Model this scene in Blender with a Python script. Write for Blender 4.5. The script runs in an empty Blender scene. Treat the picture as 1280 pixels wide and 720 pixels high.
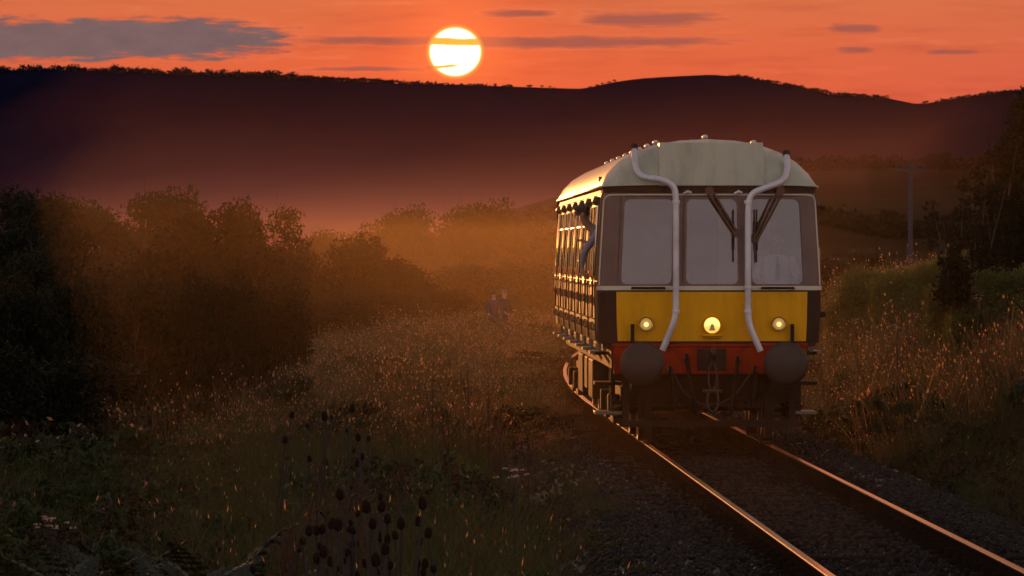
import bpy, bmesh, math, random
import numpy as np
from mathutils import Vector, Matrix, noise as mnoise

random.seed(7)
RNG = np.random.default_rng(7)
S = bpy.context.scene
COL = S.collection
R = math.radians
PI = math.pi
FPX = 7102.0            # focal length in photo pixels (200 mm lens on a 36 mm sensor)
VPX, HZ, CAMH = 475.0, 315.0, 2.4   # where the track direction and the horizon sit in the photo; eye height over the rail


def at(px, py, d):
    """photo pixel + distance -> a place in the world (x across, y along the line, z above rail)"""
    return ((px - VPX) / FPX * d, d, CAMH - (py - HZ) / FPX * d)


# ------------------------------------------------------------------ camera
cam = bpy.data.cameras.new("camera")
cam_o = bpy.data.objects.new("camera", cam)
COL.objects.link(cam_o)
cam.sensor_width = 36.0
cam.lens = 36.0 * FPX / 1280.0
cam.clip_start = 1.0
cam.clip_end = 20000.0
cam.dof.use_dof = True
cam.dof.focus_distance = 68.0
cam.dof.aperture_fstop = 13.0
cam_o.location = (0, 0, CAMH)
cam_o.rotation_euler = (R(90.0) - (360 - HZ) / FPX, 0, -(640 - VPX) / FPX)
S.camera = cam_o

# ------------------------------------------------------------------ view
S.view_settings.view_transform = 'Standard'
S.view_settings.look = 'None'
S.view_settings.exposure = 0.0
S.view_settings.gamma = 1.0
S.render.engine = 'CYCLES'
cy = S.cycles
cy.use_denoising = True
cy.max_bounces = 8
cy.diffuse_bounces = 3
cy.glossy_bounces = 3
cy.transmission_bounces = 4
cy.transparent_max_bounces = 12
cy.volume_bounces = 0
cy.caustics_reflective = False
cy.caustics_refractive = False

# ------------------------------------------------------------------ sun and sky
SUN_EL, SUN_AZ = R(2.15), R(-4.0)      # azimuth from the track direction, positive to the right
DISC = ((569 - VPX) / FPX, (HZ - 65) / FPX)
SUN_STRENGTH = 2.5
lamp = bpy.data.lights.new("sun", 'SUN')
lamp.energy = SUN_STRENGTH
lamp.angle = R(0.6)
lamp.color = (1.0, 0.36, 0.09)
lamp_o = bpy.data.objects.new("sun", lamp)
COL.objects.link(lamp_o)
sv = Vector((math.sin(SUN_AZ) * math.cos(SUN_EL), math.cos(SUN_AZ) * math.cos(SUN_EL), math.sin(SUN_EL)))
lamp_o.rotation_euler = sv.to_track_quat('Z', 'Y').to_euler()

W = bpy.data.worlds.new("World")
S.world = W
W.use_nodes = True


class NT:
    """tiny node-tree writer"""
    def __init__(s, tree):
        s.t = tree

    def n(s, kind, **kw):
        nd = s.t.nodes.new(kind)
        for k, v in kw.items():
            setattr(nd, k, v)
        return nd

    def put(s, sock, v):
        if hasattr(v, 'links'):
            s.t.links.new(v, sock)
        elif isinstance(v, (tuple, list)) and len(v) == 3 and sock.type == 'RGBA':
            sock.default_value = (*v, 1)
        else:
            sock.default_value = v

    def m(s, op, a, b=None, c=None, clamp=False):
        nd = s.n('ShaderNodeMath', operation=op, use_clamp=clamp)
        for i, v in enumerate((a, b, c)):
            if v is not None:
                s.put(nd.inputs[i], v)
        return nd.outputs[0]

    def ss(s, v, lo, hi):
        nd = s.n('ShaderNodeMapRange', interpolation_type='SMOOTHSTEP')
        s.put(nd.inputs[0], v)
        nd.inputs[1].default_value, nd.inputs[2].default_value = lo, hi
        return nd.outputs[0]

    def mix(s, f, a, b, blend='MIX'):
        nd = s.n('ShaderNodeMix', data_type='RGBA', blend_type=blend)
        s.put(nd.inputs[0], f)
        s.put(nd.inputs[6], a)
        s.put(nd.inputs[7], b)
        return nd.outputs[2]

    def noise(s, vec, scale, detail=3, rough=0.55):
        nd = s.n('ShaderNodeTexNoise')
        if vec is not None:
            s.put(nd.inputs['Vector'], vec)
        nd.inputs['Scale'].default_value = scale
        nd.inputs['Detail'].default_value = detail
        nd.inputs['Roughness'].default_value = rough
        return nd.outputs['Fac']

    def comb(s, x, y, z):
        nd = s.n('ShaderNodeCombineXYZ')
        for i, v in enumerate((x, y, z)):
            s.put(nd.inputs[i], v)
        return nd.outputs[0]


def build_world():
    t = W.node_tree
    t.nodes.clear()
    n = NT(t)
    out = n.n('ShaderNodeOutputWorld')
    bg = n.n('ShaderNodeBackground')
    t.links.new(bg.outputs[0], out.inputs[0])
    tc = n.n('ShaderNodeTexCoord')
    sp = n.n('ShaderNodeSeparateXYZ')
    t.links.new(tc.outputs['Generated'], sp.inputs[0])
    az = n.m('ARCTAN2', sp.outputs[0], sp.outputs[1])
    el = n.m('ARCSINE', sp.outputs[2])
    sky = n.n('ShaderNodeTexSky', sky_type='NISHITA')
    sky.sun_disc = False
    sky.sun_elevation = SUN_EL
    sky.sun_rotation = SUN_AZ
    sky.dust_density = 3.0
    nis = n.mix(1.0, sky.outputs[0], (0.06, 0.06, 0.06), 'MULTIPLY')
    # dusk murk: a smoky orange belt low over the sunset, rose away from it, pale haze overhead
    away = n.ss(n.m('ABSOLUTE', az), 0.35, 2.2)
    aside = n.ss(n.m('ABSOLUTE', n.m('SUBTRACT', az, DISC[0])), 0.02, 0.13)
    low = n.mix(aside, (0.81, 0.122, 0.044), (0.68, 0.112, 0.060))
    belt = n.mix(away, low, (0.95, 0.76, 0.72))
    warm_up = n.ss(el, 0.022, 0.06)
    belt = n.mix(n.m('MULTIPLY', warm_up, n.m('SUBTRACT', 1.0, away)), belt, (0.68, 0.190, 0.070))
    upper = n.mix(1.0, n.mix(n.ss(el, 0.15, 1.2), (0.46, 0.37, 0.33), (0.115, 0.125, 0.16)), nis, 'ADD')
    base = n.mix(n.ss(el, 0.07, 0.5), belt, upper)
    # warm lift towards the disc
    da = n.m('SUBTRACT', az, DISC[0])
    de = n.m('SUBTRACT', el, DISC[1])
    r2 = n.m('ADD', n.m('MULTIPLY', da, da), n.m('MULTIPLY', de, de))
    glow = n.m('EXPONENT', n.m('MULTIPLY', r2, -1 / (0.016 ** 2)))
    base = n.mix(n.m('MULTIPLY', glow, 0.70), base, (1.02, 0.150, 0.042))
    # soft thin veils all over the sky
    vv = n.comb(n.m('MULTIPLY', az, 30.0), n.m('MULTIPLY', el, 260.0), 0.0)
    veil = n.ss(n.noise(vv, 1.0, 5, 0.6), 0.47, 0.72)
    base = n.mix(n.m('MULTIPLY', veil, 0.52), base, n.mix(1.0, base, (0.74, 0.62, 0.74), 'MULTIPLY'))
    vv2 = n.comb(n.m('MULTIPLY', az, 55.0), n.m('MULTIPLY', el, 420.0), 7.0)
    lite = n.ss(n.noise(vv2, 1.0, 5, 0.6), 0.56, 0.75)
    base = n.mix(n.m('MULTIPLY', lite, 0.45), base, n.mix(1.0, base, (1.22, 1.55, 1.5), 'MULTIPLY'))
    # cloud banks: (centre az, centre el, half width, half height) in radians
    def P(px, py, wx, wy):
        return ((px - VPX) / FPX, (HZ - py) / FPX, wx / FPX, wy / FPX)
    # irregular edges
    wn = n.comb(n.m('MULTIPLY', az, 130.0), n.m('MULTIPLY', el, 900.0), 3.0)
    wob = n.m('SUBTRACT', n.noise(wn, 1.0, 6, 0.62), 0.5)
    wn2 = n.comb(n.m('MULTIPLY', az, 55.0), n.m('MULTIPLY', el, 130.0), 9.0)
    wob2 = n.m('SUBTRACT', n.noise(wn2, 1.0, 3, 0.5), 0.5)
    wobt = n.m('ADD', n.m('MULTIPLY', wob, 1.7), n.m('MULTIPLY', wob2, 0.7))

    def bank(c, thick=1.0):
        x = n.m('DIVIDE', n.m('SUBTRACT', az, c[0]), c[2])
        y = n.m('DIVIDE', n.m('SUBTRACT', el, c[1]), c[3])
        x = n.m('POWER', n.m('ABSOLUTE', x), 4.0)
        y = n.m('MULTIPLY', y, y)
        d = n.m('SQRT', n.m('ADD', x, y))
        return n.m('SUBTRACT', thick, n.m('ADD', d, wobt))

    fat = None
    for c, th in ((P(150, 50, 215, 27), 1.05), (P(40, 54, 190, 27), 1.0), (P(-260, 42, 330, 26), 1.0)):
        b = bank(c, th)
        fat = b if fat is None else n.m('MAXIMUM', fat, b)
    thin = None
    for c, th in ((P(560, 51, 230, 6.0), 1.0), (P(740, 53, 190, 8.5), 1.0), (P(812, 24, 98, 10), 1.0),
                  (P(648, 17, 55, 6), 0.9), (P(1066, 37, 36, 8), 0.95), (P(1068, 62, 26, 6), 0.85),
                  (P(1190, 66, 40, 5), 0.8), (P(450, 86, 95, 5), 0.75), (P(555, 84.5, 26, 2.6), 1.0), (P(1500, 30, 190, 12), 0.9)):
        b = bank(c, th)
        thin = b if thin is None else n.m('MAXIMUM', thin, b)
    mf = n.ss(fat, -0.02, 0.36)
    mt = n.m('MULTIPLY', n.ss(thin, -0.15, 0.75), 0.80)
    mm = n.m('MAXIMUM', mf, mt)
    both = n.m('MAXIMUM', fat, thin)
    rim = n.m('MULTIPLY', n.ss(both, -0.30, 0.0), n.m('SUBTRACT', 1.0, n.ss(both, 0.0, 0.25)))
    rim = n.m('MULTIPLY', rim, n.m('EXPONENT', n.m('MULTIPLY', r2, -1 / (0.045 ** 2))))
    base = n.mix(n.m('MULTIPLY', rim, 0.22), base, (1.0, 0.24, 0.11))
    body = n.noise(n.comb(n.m('MULTIPLY', az, 160.0), n.m('MULTIPLY', el, 420.0), 5.0), 1.0, 5, 0.6)
    ccol_f = n.mix(body, (0.155, 0.090, 0.094), (0.250, 0.150, 0.142))
    ccol_t = n.mix(body, (0.27, 0.085, 0.070), (0.40, 0.110, 0.080))
    ccol = n.mix(mf, ccol_t, ccol_f)
    col = n.mix(mm, base, ccol)
    # the disc itself, with the cloud band across it
    dx = n.m('DIVIDE', da, 33.0 / FPX)
    dy = n.m('DIVIDE', de, 31.0 / FPX)
    rr = n.m('SQRT', n.m('ADD', n.m('MULTIPLY', dx, dx), n.m('MULTIPLY', dy, dy)))
    disc = n.m('SUBTRACT', 1.0, n.ss(rr, 0.84, 1.02))
    halo = n.m('SUBTRACT', 1.0, n.ss(rr, 0.92, 1.16))
    haze_ = n.m('SUBTRACT', 1.0, n.ss(rr, 0.8, 2.9))
    col = n.mix(n.m('MULTIPLY', haze_, 0.5), col, (1.1, 0.22, 0.06))
    col = n.mix(n.m('MULTIPLY', halo, 0.85), col, (1.15, 0.52, 0.075))
    yb = n.m('ADD', n.m('MULTIPLY', n.m('SUBTRACT', el, (HZ - 52) / FPX), FPX), n.m('MULTIPLY', wob, 7.0))
    yb = n.m('ADD', yb, n.m('MULTIPLY', da, FPX * 0.03))
    band = n.m('SUBTRACT', 1.0, n.ss(n.m('ABSOLUTE', yb), 3.4, 6.2))
    yn = n.m('ADD', n.m('MULTIPLY', n.m('SUBTRACT', el, (HZ - 84) / FPX), FPX), n.m('MULTIPLY', n.m('SUBTRACT', az, (548 - VPX) / FPX), -FPX * 0.10))
    nick = n.m('MULTIPLY', n.m('SUBTRACT', 1.0, n.ss(n.m('ABSOLUTE', yn), 0.8, 3.2)), n.m('SUBTRACT', 1.0, n.ss(da, -4 / FPX, 14 / FPX)))
    open_ = n.m('SUBTRACT', 1.0, n.m('MAXIMUM', band, nick))
    disc_col = n.mix(open_, (1.0, 0.50, 0.06), (3.6, 2.9, 1.7))
    col = n.mix(disc, col, disc_col)
    t.links.new(col, bg.inputs[0])
    bg.inputs[1].default_value = 1.0


build_world()

# ------------------------------------------------------------------ helpers: meshes and things


class MB:
    """collects shapes; build() links them as ONE mesh object"""
    def __init__(s):
        s.v, s.f, s.mi, s.cur = [], [], [], 0

    def add(s, vs, fs):
        o = len(s.v)
        s.v.extend([tuple(v) for v in vs])
        for f in fs:
            s.f.append(tuple(i + o for i in f))
            s.mi.append(s.cur)
        return s

    def box(s, x0, x1, y0, y1, z0, z1):
        vs = [(x, y, z) for z in (z0, z1) for y in (y0, y1) for x in (x0, x1)]
        return s.add(vs, [(0, 2, 3, 1), (4, 5, 7, 6), (0, 1, 5, 4), (2, 6, 7, 3), (0, 4, 6, 2), (1, 3, 7, 5)])

    def tube(s, pts, r, n=8, caps=True):
        pts = [Vector(p) for p in pts]
        rs = r if isinstance(r, (list, tuple)) else [r] * len(pts)
        rings, prev = [], None
        for i, p in enumerate(pts):
            a = pts[max(i - 1, 0)]
            b = pts[min(i + 1, len(pts) - 1)]
            d = (b - a).normalized()
            if prev is None:
                u = d.orthogonal().normalized()
            else:
                u = (prev - d * prev.dot(d))
                u = u.normalized() if u.length > 1e-6 else d.orthogonal().normalized()
            prev = u
            w = d.cross(u)
            rings.append([p + (u * math.cos(2 * PI * k / n) + w * math.sin(2 * PI * k / n)) * rs[i] for k in range(n)])
        vs = [v for ring in rings for v in ring]
        fs = []
        for i in range(len(pts) - 1):
            for k in range(n):
                a, b = i * n + k, i * n + (k + 1) % n
                fs.append((a, b, b + n, a + n))
        if caps:
            fs.append(tuple(range(n - 1, -1, -1)))
            fs.append(tuple((len(pts) - 1) * n + k for k in range(n)))
        return s.add(vs, fs)

    def lathe(s, prof, c, axis='Y', n=24):
        """prof: list of (radius, along)"""
        vs, fs = [], []
        for (r, a) in prof:
            for k in range(n):
                ca, sa = r * math.cos(2 * PI * k / n), r * math.sin(2 * PI * k / n)
                p = {'Y': (ca, a, sa), 'X': (a, ca, sa), 'Z': (ca, sa, a)}[axis]
                vs.append((c[0] + p[0], c[1] + p[1], c[2] + p[2]))
        for i in range(len(prof) - 1):
            for k in range(n):
                a, b = i * n + k, i * n + (k + 1) % n
                fs.append((a, a + n, b + n, b))
        if prof[0][0] > 1e-5:
            fs.append(tuple(range(n)))
        if prof[-1][0] > 1e-5:
            fs.append(tuple((len(prof) - 1) * n + k for k in range(n - 1, -1, -1)))
        return s.add(vs, fs)

    def mesh(s, name, mats, smooth=None):
        me = bpy.data.meshes.new(name)
        me.from_pydata(s.v, [], s.f)
        for m in (mats if isinstance(mats, (list, tuple)) else [mats]):
            me.materials.append(m)
        me.polygons.foreach_set('material_index', s.mi)
        bm = bmesh.new()
        bm.from_mesh(me)
        bmesh.ops.recalc_face_normals(bm, faces=bm.faces)
        bm.to_mesh(me)
        bm.free()
        if smooth is not None:
            me.polygons.foreach_set('use_smooth', [True] * len(me.polygons))
            me.set_sharp_from_angle(angle=R(smooth))
        me.update()
        return me

    def build(s, name, mats, parent=None, smooth=None, bevel=0):
        o = link(name, s.mesh(name, mats, smooth), parent)
        if bevel:
            b = o.modifiers.new('bevel', 'BEVEL')
            b.width = bevel
            b.segments = 2
            b.limit_method = 'ANGLE'
        return o


def link(name, data, parent=None):
    o = bpy.data.objects.new(name, data)
    COL.objects.link(o)
    if parent is not None:
        o.parent = parent
    return o


def tag(o, label=None, cat=None, group=None, kind=None):
    for k, v in (('label', label), ('category', cat), ('group', group), ('kind', kind)):
        if v:
            o[k] = v
    return o


def thing(name, label, cat, loc=(0, 0, 0), rz=0.0, group=None):
    o = bpy.data.objects.new(name, None)
    o.empty_display_size = 0.2
    COL.objects.link(o)
    o.location = loc
    o.rotation_euler = (0, 0, rz)
    return tag(o, label, cat, group)


def copy_tree(o, parent=None):
    c = o.copy()
    COL.objects.link(c)
    if parent is not None:
        c.parent = parent
    for ch in list(o.children):
        copy_tree(ch, c)
    return c


def np_mesh(name, verts, quads, mats, mi=None, smooth=False):
    verts = np.asarray(verts, np.float32)
    quads = np.asarray(quads, np.int32)
    me = bpy.data.meshes.new(name)
    k = quads.shape[1]
    me.vertices.add(len(verts))
    me.vertices.foreach_set('co', verts.ravel())
    me.loops.add(quads.size)
    me.loops.foreach_set('vertex_index', quads.ravel())
    me.polygons.add(len(quads))
    me.polygons.foreach_set('loop_start', np.arange(len(quads), dtype=np.int32) * k)
    for m in (mats if isinstance(mats, (list, tuple)) else [mats]):
        me.materials.append(m)
    if mi is not None:
        me.polygons.foreach_set('material_index', np.asarray(mi, np.int32))
    me.polygons.foreach_set('use_smooth', np.full(len(quads), smooth))
    me.update(calc_edges=True)
    me.validate()
    return me


# ------------------------------------------------------------------ materials
MATS = {}


def mat(name, base, rough=0.6, metal=0.0, var=0.25, scale=6.0, bump=0.0, bscale=40.0, spec=0.5, dirt=None, dirt_amt=0.0, dirt_scale=3.0, coord='Object', stretch=(1, 1, 1)):
    m = bpy.data.materials.new(name)
    m.use_nodes = True
    n = NT(m.node_tree)
    p = m.node_tree.nodes['Principled BSDF']
    tc = n.n('ShaderNodeTexCoord')
    mp = n.n('ShaderNodeMapping')
    mp.inputs['Scale'].default_value = stretch
    m.node_tree.links.new(tc.outputs[coord], mp.inputs[0])
    vec = mp.outputs[0]
    f = n.noise(vec, scale, 5)
    lo = tuple(c * (1 - var) for c in base)
    hi = tuple(min(1, c * (1 + var)) for c in base)
    col = n.mix(f, lo, hi)
    rg = rough
    if dirt:
        df = n.ss(n.noise(vec, dirt_scale, 7, 0.65), 0.42, 0.72)
        df = n.m('MULTIPLY', df, dirt_amt)
        col = n.mix(df, col, dirt)
        rg = n.m('ADD', rough, n.m('MULTIPLY', df, 0.35), clamp=True)
    n.put(p.inputs['Base Color'], col)
    n.put(p.inputs['Roughness'], rg)
    p.inputs['Metallic'].default_value = metal
    p.inputs['Specular IOR Level'].default_value = spec
    if bump:
        b = n.n('ShaderNodeBump')
        b.inputs['Strength'].default_value = bump
        b.inputs['Distance'].default_value = 0.02
        n.put(b.inputs['Height'], n.noise(vec, bscale, 4))
        n.put(p.inputs['Normal'], b.outputs[0])
    MATS[name] = m
    return m


def leaf_mat(name, a, b, trans=0.35, tcol=None, rough=0.6, tone=0.35, gloss=0.3, big=0.5):
    m = bpy.data.materials.new(name)
    m.use_nodes = True
    t = m.node_tree
    n = NT(t)
    p = t.nodes['Principled BSDF']
    out = t.nodes['Material Output']
    g = n.n('ShaderNodeNewGeometry')
    tc = n.n('ShaderNodeTexCoord')
    oi = n.n('ShaderNodeObjectInfo')
    f = n.m('ADD', n.m('MULTIPLY', g.outputs['Random Per Island'], 0.6), n.m('MULTIPLY', n.noise(tc.outputs['Object'], big, 3), 0.6), clamp=True)
    f = n.m('ADD', n.m('MULTIPLY', f, 0.75), n.m('MULTIPLY', oi.outputs['Random'], 0.3), clamp=True)
    col = n.mix(f, a, b)
    n.put(p.inputs['Base Color'], col)
    p.inputs['Roughness'].default_value = rough
    p.inputs['Specular IOR Level'].default_value = gloss
    tr = n.n('ShaderNodeBsdfTranslucent')
    n.put(tr.inputs[0], tcol if tcol else n.mix(1.0, col, (1.8, 1.5, 0.9), 'MULTIPLY'))
    mx = n.n('ShaderNodeMixShader')
    mx.inputs[0].default_value = trans
    t.links.new(p.outputs[0], mx.inputs[1])
    t.links.new(tr.outputs[0], mx.inputs[2])
    t.links.new(mx.outputs[0], out.inputs[0])
    MATS[name] = m
    return m


def glass_mat(name, tint, refl, dust_sheen, rough=0.02):
    m = bpy.data.materials.new(name)
    m.use_nodes = True
    t = m.node_tree
    n = NT(t)
    t.nodes.remove(t.nodes['Principled BSDF'])
    out = t.nodes['Material Output']
    tr = n.n('ShaderNodeBsdfTransparent')
    tr.inputs[0].default_value = (*tint, 1)
    gl = n.n('ShaderNodeBsdfGlossy')
    gl.inputs['Roughness'].default_value = rough
    gl.inputs['Color'].default_value = (1, 1, 1, 1)
    fr = n.n('ShaderNodeFresnel')
    fr.inputs[0].default_value = 1.52
    mx = n.n('ShaderNodeMixShader')
    n.put(mx.inputs[0], n.m('ADD', n.m('MULTIPLY', fr.outputs[0], 1.0), refl, clamp=True))
    t.links.new(tr.outputs[0], mx.inputs[1])
    t.links.new(gl.outputs[0], mx.inputs[2])
    df = n.n('ShaderNodeBsdfDiffuse')
    df.inputs[0].default_value = (0.42, 0.42, 0.62, 1)  # dust layer, tinted blue to imitate the reflected sky
    tc = n.n('ShaderNodeTexCoord')
    mx2 = n.n('ShaderNodeMixShader')
    n.put(mx2.inputs[0], n.m('MULTIPLY', n.ss(n.noise(tc.outputs['Object'], 2.6, 7, 0.65), 0.30, 0.72), dust_sheen))
    t.links.new(mx.outputs[0], mx2.inputs[1])
    t.links.new(df.outputs[0], mx2.inputs[2])
    t.links.new(mx2.outputs[0], out.inputs[0])
    MATS[name] = m
    return m


def emit_mat(name, col, strength, base=(0.8, 0.7, 0.4)):
    m = bpy.data.materials.new(name)
    m.use_nodes = True
    p = m.node_tree.nodes['Principled BSDF']
    p.inputs['Base Color'].default_value = (*base, 1)
    p.inputs['Roughness'].default_value = 0.15
    p.inputs['Emission Color'].default_value = (*col, 1)
    p.inputs['Emission Strength'].default_value = strength
    MATS[name] = m
    return m


GRIME = (0.035, 0.026, 0.018)
M = MATS
mat('side_green', (0.055, 0.060, 0.028), 0.46, 0, 0.2, 1.5, 0.05, 9, dirt=GRIME, dirt_amt=0.35)
mat('front_dark', (0.026, 0.013, 0.008), 0.5, 0, 0.25, 2.5, 0.04, 12, spec=0.15, dirt=GRIME, dirt_amt=0.5)  # on the lower front, the ground's dimmer reflection is put into this colour
mat('window_surround', (0.140, 0.082, 0.068), 0.42, 0, 0.15, 2.0, 0.04, 12, dirt=(0.11, 0.07, 0.055), dirt_amt=0.5)
mat('panel_yellow', (0.82, 0.385, 0.002), 0.5, 0, 0.08, 2.0, 0.03, 14, spec=0.15, dirt=(0.52, 0.24, 0.012), dirt_amt=0.4, stretch=(2.2, 2, 0.6))
mat('roof_grey', (0.42, 0.44, 0.335), 0.42, 0, 0.10, 1.2, 0.06, 10, dirt=(0.22, 0.21, 0.17), dirt_amt=0.55, dirt_scale=1.6, stretch=(2.5, 0.8, 0.8))
mat('lining_cream', (0.62, 0.55, 0.42), 0.45, 0, 0.08, 4)
mat('pipe_grey', (0.66, 0.64, 0.68), 0.36, 0.15, 0.12, 6, 0.05, 30, dirt=(0.16, 0.13, 0.12), dirt_amt=0.4)
mat('beam_red', (0.34, 0.026, 0.004), 0.6, 0, 0.25, 4, 0.05, 20, spec=0.1, dirt=(0.06, 0.015, 0.01), dirt_amt=0.6)
mat('buffer_steel', (0.034, 0.021, 0.016), 0.5, 0.1, 0.3, 5, 0.06, 25, dirt=(0.03, 0.022, 0.018), dirt_amt=0.6)
mat('under_black', (0.016, 0.010, 0.007), 0.7, 0.0, 0.4, 5, 0.12, 25, spec=0.2, dirt=(0.045, 0.028, 0.016), dirt_amt=0.7)
mat('step_wood', (0.20, 0.16, 0.12), 0.5, 0, 0.3, 8, 0.1, 30)
mat('wiper_brown', (0.075, 0.030, 0.014), 0.4, 0.2, 0.2, 8)
mat('rubber', (0.012, 0.009, 0.008), 0.7, 0, 0.3, 8, spec=0.1)
mat('brass', (0.55, 0.36, 0.13), 0.25, 0.9, 0.15, 12)
mat('chrome', (0.70, 0.62, 0.48), 0.18, 1.0, 0.1, 12)
mat('cab_cream', (0.30, 0.28, 0.27), 0.6, 0, 0.1, 3)
mat('cab_brown', (0.12, 0.075, 0.045), 0.6, 0, 0.2, 4)
mat('cab_grey', (0.060, 0.058, 0.064), 0.6, 0, 0.15, 4)
mat('wheel_steel', (0.10, 0.075, 0.06), 0.4, 0.6, 0.3, 6)
mat('rail_rust', (0.028, 0.018, 0.012), 0.95, 0.0, 0.35, 9, 0.2, 60, spec=0.0)
mat('rail_polish', (0.52, 0.48, 0.44), 0.17, 1.0, 0.08, 20)
mat('sleeper_wood', (0.024, 0.019, 0.016), 0.9, 0, 0.45, 7, 0.35, 30, spec=0.0, stretch=(0.4, 3, 3))
mat('stone', (0.026, 0.020, 0.017), 0.75, 0, 0.5, 1.0, spec=0.12, coord='Object')
mat('ballast_bed', (0.016, 0.014, 0.014), 0.85, 0, 0.5, 9, 0.5, 30)
mat('skin', (0.42, 0.24, 0.17), 0.5, 0, 0.1, 10)
mat('shirt_white', (0.72, 0.73, 0.82), 0.8, 0, 0.06, 8)
mat('shirt_lavender', (0.26, 0.25, 0.32), 0.8, 0, 0.06, 8)
mat('trouser_dark', (0.030, 0.030, 0.040), 0.8, 0, 0.2, 8)
mat('jacket_dark', (0.040, 0.032, 0.030), 0.8, 0, 0.2, 8)
mat('jacket_blue', (0.022, 0.028, 0.060), 0.8, 0, 0.15, 8)
mat('hair_grey', (0.16, 0.14, 0.13), 0.6, 0, 0.3, 40)
mat('hair_dark', (0.030, 0.022, 0.016), 0.6, 0, 0.3, 40)
mat('pole_wood', (0.040, 0.036, 0.042), 0.75, 0, 0.25, 4, 0.2, 20, stretch=(4, 4, 0.4))
mat('bark', (0.055, 0.040, 0.028), 0.85, 0, 0.4, 6, 0.4, 20)
mat('teasel_head', (0.024, 0.011, 0.008), 0.9, 0, 0.3, 60, 0.4, 220, spec=0.05)
mat('teasel_stem', (0.020, 0.014, 0.009), 0.7, 0, 0.3, 20)
mat('plank_pale', (0.50, 0.40, 0.30), 0.35, 0, 0.25, 6, 0.1, 30)
mat('lane_gravel', (0.26, 0.17, 0.11), 0.85, 0, 0.25, 2.0, 0.3, 8)
leaf_mat('grass_dry', (0.062, 0.040, 0.018), (0.180, 0.115, 0.050), 0.28, rough=0.55)
leaf_mat('grass_green', (0.028, 0.036, 0.010), (0.080, 0.082, 0.022), 0.26, rough=0.55)
leaf_mat('seed_head', (0.07, 0.035, 0.020), (0.24, 0.14, 0.075), 0.65, tcol=(0.80, 0.45, 0.24), rough=0.45)
leaf_mat('weed_leaf', (0.018, 0.028, 0.009), (0.050, 0.062, 0.018), 0.24)
leaf_mat('bramble_leaf', (0.018, 0.012, 0.006), (0.046, 0.030, 0.012), 0.28)
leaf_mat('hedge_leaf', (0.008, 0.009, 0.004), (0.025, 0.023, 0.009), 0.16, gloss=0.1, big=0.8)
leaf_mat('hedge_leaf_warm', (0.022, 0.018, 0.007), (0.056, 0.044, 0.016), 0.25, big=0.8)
leaf_mat('tree_leaf_dark', (0.006, 0.007, 0.005), (0.018, 0.018, 0.009), 0.08, gloss=0.05)
leaf_mat('bush_leaf_olive', (0.050, 0.060, 0.012), (0.130, 0.128, 0.028), 0.28)
leaf_mat('fern_leaf', (0.009, 0.014, 0.008), (0.028, 0.034, 0.016), 0.2)
leaf_mat('dock_seed', (0.040, 0.014, 0.008), (0.090, 0.030, 0.016), 0.15)
leaf_mat('umbel_white', (0.55, 0.45, 0.40), (0.75, 0.62, 0.55), 0.45, tcol=(0.7, 0.5, 0.4))
leaf_mat('wood_far', (0.005, 0.005, 0.008), (0.011, 0.009, 0.012), 0.05)
glass_mat('windscreen_glass', (0.74, 0.69, 0.76), 0.06, 0.17)
glass_mat('side_glass', (0.25, 0.23, 0.22), 0.10, 0.10, 0.32)
emit_mat('lamp_bulb', (1.0, 0.62, 0.15), 1.7)
emit_mat('lamp_lens_bright', (1.0, 0.62, 0.12), 0.95)
emit_mat('lamp_lens_dim', (1.0, 0.42, 0.035), 0.26)


def ground_mat():
    m = mat('meadow_soil', (0.024, 0.018, 0.010), 1.0, 0, 0.45, 0.35, 0.4, 3, spec=0.0)
    return m


ground_mat()


def hill_mat(name, a, b, scale):
    m = bpy.data.materials.new(name)
    m.use_nodes = True
    n = NT(m.node_tree)
    p = m.node_tree.nodes['Principled BSDF']
    tc = n.n('ShaderNodeTexCoord')
    f = n.ss(n.noise(tc.outputs['Object'], scale, 6, 0.6), 0.35, 0.65)
    vo = n.n('ShaderNodeTexVoronoi')
    m.node_tree.links.new(tc.outputs['Object'], vo.inputs['Vector'])
    vo.inputs['Scale'].default_value = scale * 1.6
    f2 = n.m('MULTIPLY', n.m('ADD', f, vo.outputs['Color']), 0.5)
    n.put(p.inputs['Base Color'], n.mix(f2, a, b))
    p.inputs['Roughness'].default_value = 0.95
    p.inputs['Specular IOR Level'].default_value = 0.0
    MATS[name] = m


hill_mat('heath_far', (0.004, 0.005, 0.017), (0.011, 0.010, 0.028), 0.006)
hill_mat('fields_mid', (0.026, 0.015, 0.009), (0.065, 0.042, 0.022), 0.007)

# ------------------------------------------------------------------ the lie of the land


def sstep(v, lo, hi):
    t = np.clip((np.asarray(v, float) - lo) / (hi - lo), 0, 1)
    return t * t * (3 - 2 * t)


def xc(y):
    d = np.clip(np.asarray(y, float) - 91.0, 0, 150)
    return 4.1 + d * d / 1450.0


def ground(x, y):
    x = np.asarray(x, float)
    y = np.asarray(y, float)
    u = x - xc(y)
    bed = -0.21
    shoulder = sstep(np.abs(u), 1.65, 2.75)
    left = -0.52 - 0.45 * sstep(-u, 3, 13) - 1.6 * sstep(-u, 13, 60)
    bank = sstep(u, 2.9, 7.5) * (1 - sstep(y, 135, 240))
    right = -0.50 + 1.85 * bank - 2.0 * sstep(u, 16, 70)
    side = np.where(u < 0, left, right)
    far = sstep(y, 240, 700)
    side = side - 8.0 * far
    bumps = 0.07 * np.sin(x * 1.3 + y * 0.37) * np.sin(y * 0.53 - x * 0.4) + 0.10 * np.sin(x * 0.41 + 1) * np.sin(y * 0.19 + 2)
    side = side + bumps * sstep(np.abs(u), 2.4, 4.0)
    z = bed * (1 - shoulder) + side * shoulder
    deep = sstep(y, 330, 700)
    return z * (1 - deep) + (side - 0.0) * deep


def gz(x, y):
    return float(ground(x, y))


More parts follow.
